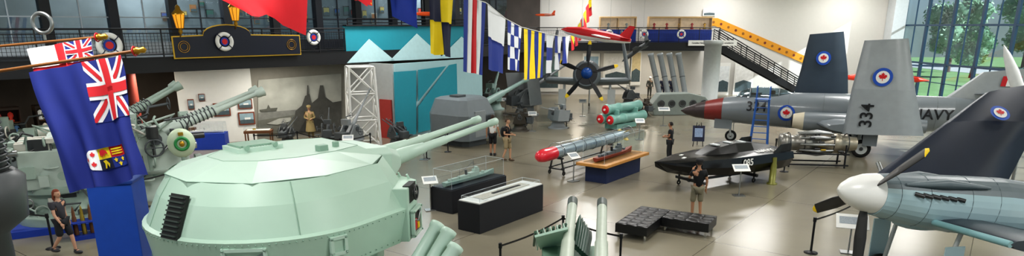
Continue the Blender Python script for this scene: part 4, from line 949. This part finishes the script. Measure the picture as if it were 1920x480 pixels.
for j in range(14):b.torus((0,0,4.1+.083*j),(0,0,1),.44,.018,mat('2E3134',.35),32,6)
b.obj('ribbed_drum',e)
b=B();b.lathe((0,0,5.2),(0,0,1),[(0,.5),(.08,.52),(.1,.4),(.5,.36),(.55,.25)],mat('3A3D40',.4),32);b.obj('drum_top',e)
b=B();b.box((0,0,1.38),(.85,.85,2.76),mat('1F4FB0',.5));b.box((0,0,.1),(1.05,1.05,.2),mat('163A86',.5));b.box((0,0,2.8),(.93,.93,.08),mat('163A86',.5));b.obj('blue_pillar',label='tall square bright blue display pillar',cat='pillar',loc=(-8.4,13.8,0),rz=rad(12),bev=.02)

# ================= FLAGS =================
def flag(cs,draw,label,name='signal_flag',wave=.03,nu=12,nv=14,group=None,k=2.2,edge=0):
    TL,TR,BR,BL=cs;o=(TL+TR)/2;n=(TR-TL).cross(TL-BL).normalized();ax=(TR-TL).normalized()
    if n.y>0:n=-n
    def fn(u,v,l):
        p=TL*(1-u)*(1-v)+TR*u*(1-v)+BR*u*v+BL*(1-u)*v
        w=wave*(.3+v)*(sin(u*6.28*k+v*2.2)+.5*sin(u*6.28*k*1.9-v*3.1+1))
        return p-o+n*(w+l*.004)+ax*(edge*sin(v*7+.5)*(1 if u>.5 else -.6)*abs(u-.5)*2)+V((0,0,edge*.8*sin(u*9)*v))
    b=B();draw(lambda poly,m,l=0:b.decal([(a,c) for a,c in poly],fn,m,nu,nv,l))
    return b.obj(name,label=label,cat='flag',loc=o,fix=False,group=group)
FR=lambda a,c,d,e_:[(a,c),(d,c),(d,e_),(a,e_)]
FRED=mat('D0202C',.75);FBLU=mat('16338F',.75);FNAV=mat('141A3C',.75);FYEL=mat('F2D51F',.75);FWHT=mat('E6E8EC',.75,0,.04)
FEN=mat('1F2F86',.8)
SQ=FR(0,0,1,1)
def jack(put,u0,v0,u1,v1,l0=1):
    f=lambda P:[(u0+(u1-u0)*a,v0+(v1-v0)*c) for a,c in P]
    put(f(SQ),FEN,l0)
    put(f([(0,0),(.14,0),(1,.86),(1,1),(.86,1),(0,.14)]),FWHT,l0+1);put(f([(1,0),(.86,0),(0,.86),(0,1),(.14,1),(1,.14)]),FWHT,l0+1)
    put(f([(0,0),(.06,0),(1,.94),(1,1),(.95,1),(0,.05)]),FRED,l0+2);put(f([(1,0),(.94,0),(0,.94),(0,1),(.05,1),(1,.05)]),FRED,l0+2)
    put(f(FR(.36,0,.64,1)),FWHT,l0+3);put(f(FR(0,.36,1,.64)),FWHT,l0+3)
    put(f(FR(.42,0,.58,1)),FRED,l0+4);put(f(FR(0,.42,1,.58)),FRED,l0+4)
def ens(put):
    put(SQ,FEN);jack(put,.58,0,1,.5)
    put([(.27,.785),(.32,.735),(.40,.705),(.49,.70),(.49,.87),(.40,.865),(.32,.835)],FWHT,2)
    for a,c in((.345,.785),(.43,.745),(.43,.825)):put([(a+x*.034,c-y*.03) for x,y in LEAF],FRED,3)
    for (a,c),m in (((.49,.70),FYEL),((.63,.70),FRED),((.49,.785),FNAV),((.63,.785),FBLU)):put(FR(a,c,a+.14,c+.085),m,2)
    for v_ in(.722,.742,.762):put([(.645,v_-.005),(.70,v_-.009),(.75,v_-.003),(.75,v_+.003),(.70,v_+.005),(.645,v_+.005)],FYEL,4)
    put([(.51,.76),(.52,.72),(.56,.71),(.60,.725),(.61,.755),(.58,.745),(.575,.77),(.555,.75),(.535,.775),(.53,.75)],FRED,4)
    put([(.53,.80),(.57,.795),(.60,.83),(.585,.86),(.57,.825),(.55,.86),(.535,.86),(.545,.82)],FYEL,4)
    for a,c in((.665,.81),(.725,.81),(.695,.845)):put([(a+x*.02,c-y*.018) for x,y in((0,1),(.4,.3),(1,.4),(.5,-.2),(.3,-1),(-.3,-1),(-.5,-.2),(-1,.4),(-.4,.3))],FYEL,4)
flag([W(56,136,8.2),W(226,104,8.2),W(273,330,8.2),W(136,362,8.2)],ens,'dark blue ensign with union canton and shield hanging from a pole','ensign_flag',.055,34,30,k=2.1,edge=.03)
def wens(put):
    put(SQ,FWHT);put(FR(.42,0,.56,1),FRED,1);put(FR(0,.3,1,.42),FRED,1);jack(put,.58,0,1,.3,2)
flag([W(50,92,9.0),W(172,72,9.0),W(196,200,9.0),W(92,215,9.0)],wens,'white ensign with red cross behind the blue ensign','ensign_flag',.03,20,20)
for p0_,p1_,r in((W(-60,142,8.25),W(252,96,8.25),.02),(W(-60,92,9.05),W(182,70,9.05),.018)):
    e=T('flag_pole','slender varnished flag pole with brass finial','flag pole',p0_);d=p1_-p0_
    b=B();b.cyl((0,0,0),d,r,mat('8A5A30',.35));b.obj('pole',e)
    b=B();b.sph(d,(.04,.04,.04),GOLD,12,8);b.lathe(d,d,[(0,.02),(.04,.05),(.07,.03),(.12,.04),(.15,.005)],GOLD,12);b.torus(d,d,.055,.01,RED,14,5);b.obj('finial',e)
q=W(85,75,9.05);e=T('rope_ring','grey metal ring on a short stem above the flag pole','ring',q)
b=B();b.tube([(0,0,0),(0,0,.08)],.02,STEEL);b.torus((0,0,.22),(0,1,0),.13,.025,STEEL);b.obj('ring',e)
GRP='signal flags on the hoist line'
def sf(pts,ts,draw,label,w=.05,nu=10,nv=14):
    P=[W(x,y,t) for (x,y),t in zip(pts,ts)];return flag(P,draw,label,'signal_flag',w,nu,nv,GRP,1.6)
def checker(put):
    put(SQ,FWHT)
    for a in range(4):
        for c in range(4):
            if (a+c)%2==0:put(FR(a/4,c/4,a/4+.25,c/4+.25),FBLU,1)
def vst(*ms):
    def f(put):
        for k,m in enumerate(ms):put(FR(k/len(ms),0,(k+1)/len(ms),1),m)
    return f
def hst(*ms):
    def f(put):
        for k,m in enumerate(ms):put(FR(0,k/len(ms),1,(k+1)/len(ms)),m)
    return f
def quart(a,b_,c,d):
    def f(put):put(FR(0,0,.5,.5),a);put(FR(.5,0,1,.5),b_);put(FR(0,.5,.5,1),c);put(FR(.5,.5,1,1),d)
    return f
def diag(a,b_):
    def f(put):put(SQ,a);put([(0,0),(1,0),(1,1)],b_,1)
    return f
sf([(300,-45),(578,-45),(573,62),(425,6)],[9.5,10,10,9.5],vst(FRED),'plain red signal flag hanging from the line',.05)
sf([(640,-40),(704,-40),(701,14),(664,0)],[11.5,12]*2,diag(FRED,FYEL),'red and yellow diagonal signal flag')
sf([(726,-40),(782,-40),(786,55),(734,30)],[13,13.5]*2,vst(FBLU),'plain blue signal flag')
sf([(803,-25),(850,-18),(848,107),(806,100)],[14,14.6,14.6,14],quart(FNAV,FYEL,FYEL,FNAV),'yellow and navy quartered signal flag')
sf([(869,-8),(911,6),(906,141),(868,134)],[15.5,16.4,16.4,15.5],vst(FBLU,FWHT,FRED,FWHT,FBLU),'blue white and red striped signal flag',.02)
sf([(914,6),(948,36),(945,138),(915,130)],[17,18.5,18.5,17],hst(FWHT,FBLU),'white and blue signal flag',.03)
sf([(951,38),(978,52),(975,134),(951,130)],[19.5,21,21,19.5],checker,'blue and white checkered signal flag',.03)
sf([(982,54),(1022,63),(1019,145),(982,150)],[22,24,24,22],vst(FYEL,FBLU,FYEL,FBLU,FYEL,FBLU),'yellow and blue striped signal flag',.03)
sf([(1024,64),(1038,67),(1036,136),(1023,138)],[25,27,27,25],hst(FWHT,FBLU,FWHT),'white and blue banded signal flag')
sf([(1040,67),(1053,69),(1051,130),(1039,131)],[28,30,30,28],quart(FBLU,FWHT,FWHT,FBLU),'blue and white quartered signal flag')
sf([(1054,69),(1068,68),(1066,118),(1053,120)],[31,34,34,31],vst(FBLU,FWHT),'blue and white signal flag')
k=0
for (x,y) in((1070,66),(1077,58),(1083,48),(1088,38),(1093,26),(1098,14),(1103,2)):
    t=35+k*2.2;sf([(x,y),(x+6,y-8),(x+8,y+26),(x+1,y+30)],[t,t+1,t+1,t],[diag(FRED,FYEL),vst(FRED),hst(FYEL,FRED),quart(FRED,FWHT,FWHT,FRED)][k%4],'small red and yellow signal flag far along the line',.03,4,4);k+=1
rp=[W(x,y,t) for x,y,t in((298,-46,9.5),(578,-46,10),(704,-42,12),(782,-41,13.5),(850,-19,14.6),(869,-9,15.5),(911,5,16.4),(948,35,18.5),(978,51,21),(1022,62,24),(1053,68,30),(1068,67,34),(1077,57,37),(1088,37,41),(1098,13,46),(1110,-14,50))]
b=B();b.tube([p-rp[0] for p in rp],.012,WHT,5);b.obj('halyard_rope',label='thin rope carrying the string of signal flags',cat='rope',loc=rp[0])

# ================= HANGING DRONES =================
def drone(p,L,rz,m,m2,label,tilt=0,under=None,fat=1):
    e=T('target_drone',label,'aircraft model',p,rz);Tm=M.Rotation(tilt,4,'Y')@M.Scale(L,4)
    b=B(Tm);b.body([(x,z,a*fat,c*fat) for x,z,a,c in((-.5,0,.005,.005),(-.42,0,.035,.035),(-.2,0,.055,.06),(.15,0,.055,.055),(.4,0,.03,.035),(.5,0,.02,.02))],under or m,16,m,None,-.2);b.obj('fuselage',e)
    for s in(1,-1):b=B(Tm);b.foil([((-.08,.04*s,0),(.22,.04*s,0),.03),((.12,.36*s,0),(.24,.36*s,0),.015)],(0,0,1),m2);b.obj('wing',e)
    b=B(Tm);b.foil([((.3,0,.02),(.48,0,.02),.02),((.44,0,.2),(.52,0,.2),.012)],(0,1,0),m);b.foil([((.36,-.15,.03),(.48,-.15,.03),.01),((.36,.15,.03),(.48,.15,.03),.01)],(0,0,1),m);b.obj('tail_fin',e)
    for s in(-.2,.2):b=B();z0=-s*L*sin(tilt);b.cyl((s*L,0,z0),(s*L,0,9.7-p.z),.008,STEEL,n=4);b.obj('suspension_cable',e)
drone(W(1117,66,31),3.3,rad(-14),RED,mat('E8E4E0',.4),'red and white target drone aircraft hung on cables',rad(9),WHT,1.35)
drone(W(806,26,27),1.4,rad(20),ORG,ORG,'small orange drone hung from the ceiling')
drone(W(1022,28,40),1.3,rad(20),ORG,WHT,'small orange and white drone hung from the ceiling')
drone(W(1192,96,47),2.6,rad(-40),GREYD,GREYD,'dark grey model aircraft hung nose up on cables',rad(-35))
p=G(1768,214);e=T('red_fuel_tank','long red torpedo-shaped drop tank on a low stand','drop tank',(p.x,p.y+8,0),rad(-8))
b=B();b.body([(-3.2,1.9,.02,.02),(-2.8,1.92,.2,.2),(-1.5,1.95,.38,.36),(0.8,1.9,.42,.38),(2.4,1.8,.25,.22),(3.3,1.72,.03,.03)],mat('D8371C',.35),20);b.obj('tank_body',e)
b=B();b.cyl((-1.3,0,0),(-1.3,0,1.6),.06,DSTEEL);b.cyl((1.1,0,0),(1.1,0,1.55),.06,DSTEEL);b.box((-1.3,0,.03),(.6,.8,.06),DSTEEL);b.box((1.1,0,.03),(.6,.8,.06),DSTEEL);b.obj('stand',e)

# ================= BACK EXHIBITS =================
q=G(1290,200);e=T('missile_tubes','row of tall slim grey launcher tubes tilted back','launcher',(q.x-1.2,q.y,0))
b=B();b.box((0,0,.25),(2.9,1.6,.5),GREY);b.obj('base',e,bev=.03)
for k in range(4):
    b=B();p=V((-.9+.64*k,0,.5));d=V((-.24+.02*k,.25,1));b.lathe(p,d,[(0,.2),(3.4,.2),(3.42,.23),(3.6,.23),(3.61,.19),(3.3,.18)],mat('868C8E',.4),18,False)
    b.torus(p+d.normalized()*1.8,d,.2,.03,GREYD,18,5);b.obj('launcher_tube',e)
q=G(1278,216);e=T('ammunition_hoist','low grey curved naval equipment with round plates','ship equipment',(q.x,q.y,0),rad(5))
b=B();b.prism([(-2,0),(2,0),(2.1,.7),(1.6,1.25),(.5,1.5),(-1.6,1.45),(-2.1,.8)],lambda a,c,d:V((a,d,c)),mat('8A938E',.45),1.1);b.obj('housing',e,bev=.05)
for k in range(5):b=B();b.torus((-1.5+.75*k,-.04,.8),(0,1,0),.22,.04,GREYD,18,5);b.cyl((-1.5+.75*k,-.05,.8),(-1.5+.75*k,.0,.8),.15,DSTEEL,n=14);b.obj('round_plate',e)
mount(1206,218,120,'dark brown machinery mount near the uniforms',mat('4A4238',.5),.7,2,10,1.0,False,.06)
q=G(408,272);q=V((q.x,q.y-1,0));e=T('model_display_table','blue base display with white ship model','display table',q,rad(10))
b=B();b.box((0,0,.4),(1.8,.8,.8),BLUE);b.obj('base',e,bev=.01)
ship(1.6,.8,WHT,GREYL,WHT,'white ship model on the blue display base',q,rad(10))
cover((q.x,q.y),1.7,.7,.8,.5,rad(10),'clear acrylic cover over the white ship model')
for px,py,w in((362,266,1.3),(318,302,1.2),(500,272,1.3)):
    q=G(px,py);e=T('showcase','low wooden showcase table with glass lid','display case',(q.x,q.y-.9,0),rad(10))
    b=B();b.box((0,0,.85),(w,.7,.12),WOODD);b.obj('frame',e)
    for x in(-w/2+.06,w/2-.06):
        for y in(-.3,.3):b=B();b.box((x,y,.4),(.06,.06,.8),WOODD);b.obj('leg',e)
    b=B();b.box((0,0,1.0),(w,.7,.18),GLASS);b.obj('glass_lid',e);b=B();b.box((0,0,.93),(w-.2,.5,.02),OFFW);b.cyl((-.2,0,.94),(-.2,0,1.0),.08,BRASS);b.obj('exhibit',e)
for k in range(5):
    c0=off(ED,-5.2);c=c0[0]+c0[1]*(-7.5+2.6*k);e=T('gallery_cabinet','tall dark glazed cabinet with self-glowing exhibits under the mezzanine','cabinet',(c.x,c.y,0),ua,'cabinets under the mezzanine')
    b=B();b.box((0,.35,1.25),(2.0,.06,2.5),mat('3A2E28',.6));b.box((0,0,.3),(2.0,.7,.6),mat('4A2A22',.6));b.box((0,0,2.45),(2.0,.7,.1),mat('3A2E28',.6));b.box((-1,0,1.25),(.06,.7,2.5),mat('3A2E28',.6));b.box((1,0,1.25),(.06,.7,2.5),mat('3A2E28',.6));b.box((0,0,1.25),(1.9,.6,.03),WOODD);b.box((0,0,1.85),(1.9,.6,.03),WOODD);b.obj('cabinet_body',e)
    for j in range(12):
        x=-.75+.5*(j%4)+R.uniform(-.08,.08);z=(.62,1.28,1.88)[j%3];b=B();b.lathe((x,-.05,z),(0,0,1),[(0,.1),(.05,.12),(.12,.05),(.25,.11),(.36,.09),(.42,.02)],mat(R.choice(['C8A050','D8D8D0','A83428','4A6A8A','E8E0C8']),.5,0,.1,5,0,.25),12);b.obj('exhibit',e)  # exhibit colours carry a faint glow in place of cabinet lighting

# ================= STANCHIONS, SIGNS =================
st0=None
GS='black barrier stanchions'
def stanchion(p):
    global st0
    if st0 is None:
        e=T('stanchion','black post barrier stanchion with round base','barrier post',p,0,GS);b=B();b.lathe((0,0,0),(0,0,1),[(0,.18),(.02,.18),(.05,.05),(.06,.03)],BLK,18);b.obj('base',e)
        b=B();b.cyl((0,0,.05),(0,0,.95),.03,BLK,n=10);b.cyl((0,0,.88),(0,0,1.0),.045,BLK,n=10);b.obj('pole',e);st0=e
    else:copytree(st0,p,0,GS)
def beltsW(P):
    for p in P:stanchion(p)
    for a,c in zip(P,P[1:]):
        b=B();d=c-a;k=8;vs=[]
        for j in range(k+1):
            p=V((d.x*j/k,d.y*j/k,.93-.07*sin(pi*j/k)));vs+=[p+V((0,0,.025)),p-V((0,0,.025))]
        b.add(vs,[(2*j,2*j+2,2*j+3,2*j+1) for j in range(k)],BLK);b.obj('barrier_belt',label='black fabric belt strung between stanchions',cat='barrier belt',loc=a,fix=False,group='barrier belts')
def belts(pts):beltsW([G(x,y) for x,y in pts])
beltsW([V((p.x,p.y,0)) for p in (G(938,456,1),G(1056,404,1),G(1165,438,1))])
belts([(1520,474),(1617,425),(1630,378)])
belts([(12,442),(100,466)])
belts([(272,388),(372,350)])
belts([(696,288),(640,300),(560,284),(480,290)])
belts([(1060,212),(1062,240)])
belts([(800,298),(840,285)])
belts([(1452,300),(1470,322)])
def info(px,py,rz,label='white information placard on a slim grey stand',col=STEEL,w=.5,h=.35,H=1.0):
    q=G(px,py);e=T('information_stand',label,'information stand',q,rad(rz),'information stands')
    b=B();b.box((0,0,.015),(.4,.3,.03),col);b.cyl((0,0,.02),(0,0,H),.022,col,n=8);b.obj('stand',e)
    b=B();r=M.Rotation(rad(35),3,'X');b.box((0,0,H+.03),(w,h,.02),WHT,rot=r);b.box(r@V((0,.03,.012))+V((0,0,H+.03)),(w*.8,h*.5,.004),mat('9AA2A8',.6,0,.5,40),rot=r);b.obj('placard',e)
info(808,394,20);info(1385,367,5,w=.6);info(1373,262,0,w=.8);info(1092,218,0);info(998,246,0);info(1243,236,0,w=.7);info(1198,262,0);info(795,300,0);info(1590,474,-20,w=.8,h=.5,H=.85);info(1075,340,40);info(948,215,0);info(655,300,10)
q=G(1308,274);e=T('easel_sign','dark easel board with small printed sheet','easel',q,rad(-10));b=B()
b.box((0,0,.65),(.6,.04,.8),NAVY,rot=M.Rotation(rad(-12),3,'X'));b.box((0,-.05,.7),(.4,.02,.45),mat('8FA2C0',.6,0,.5,12),rot=M.Rotation(rad(-12),3,'X'));b.obj('board',e)
for p,q in(((-.25,-.1,0),(-.1,.08,1.2)),((.25,-.1,0),(.1,.08,1.2)),((0,.35,0),(0,.08,1.1))):b=B();b.cyl(p,q,.02,BLK,n=6);b.obj('leg',e)

# ================= LIGHT =================
w=bpy.data.worlds.new('world');SC.world=w;w.use_nodes=True;nt=w.node_tree;bg=nt.nodes['Background']
sk=nt.nodes.new('ShaderNodeTexSky');sk.sky_type='HOSEK_WILKIE';sk.sun_direction=V((.62,-.4,.45)).normalized();sk.turbidity=2.5
nt.links.new(sk.outputs[0],bg.inputs[0]);bg.inputs[1].default_value=1.9
sl=bpy.data.lights.new('sun','SUN');sl.energy=7;sl.angle=.01;sl.color=(1,.97,.92);so=bpy.data.objects.new('sun',sl);COL.objects.link(so)
so.rotation_euler=V((.7,-.3,.42)).to_track_quat('Z','Y').to_euler()
def area(x,y,z,s,e_,c=(1,.985,.96),s2=None):
    l=bpy.data.lights.new('ceiling_light','AREA');l.energy=e_;l.size=s;l.color=c
    o=bpy.data.objects.new('ceiling_light',l);COL.objects.link(o);o.location=(x,y,z);return o
for x in(-18,-6,6,18,29):
    for y in(8,21,34,47,57):area(x,y,9.5,3,500)
for x,y in((-22,25),(-17,32),(-12,37),(-8,41),(-24,22)):area(x-1.2,y+1.4,3.9,1.0,80,(1,.84,.64))
for x,y in((-12,34),(-16,30.5)):area(x,y,3.9,1.0,130,(1,.95,.85))
for x,y in((6,58),(12,58)):area(x,y,3.9,1.5,130,(1,.9,.75))
SC.view_settings.view_transform='Standard'
try:SC.view_settings.look='Medium High Contrast'
except Exception:pass
SC.view_settings.exposure=.18
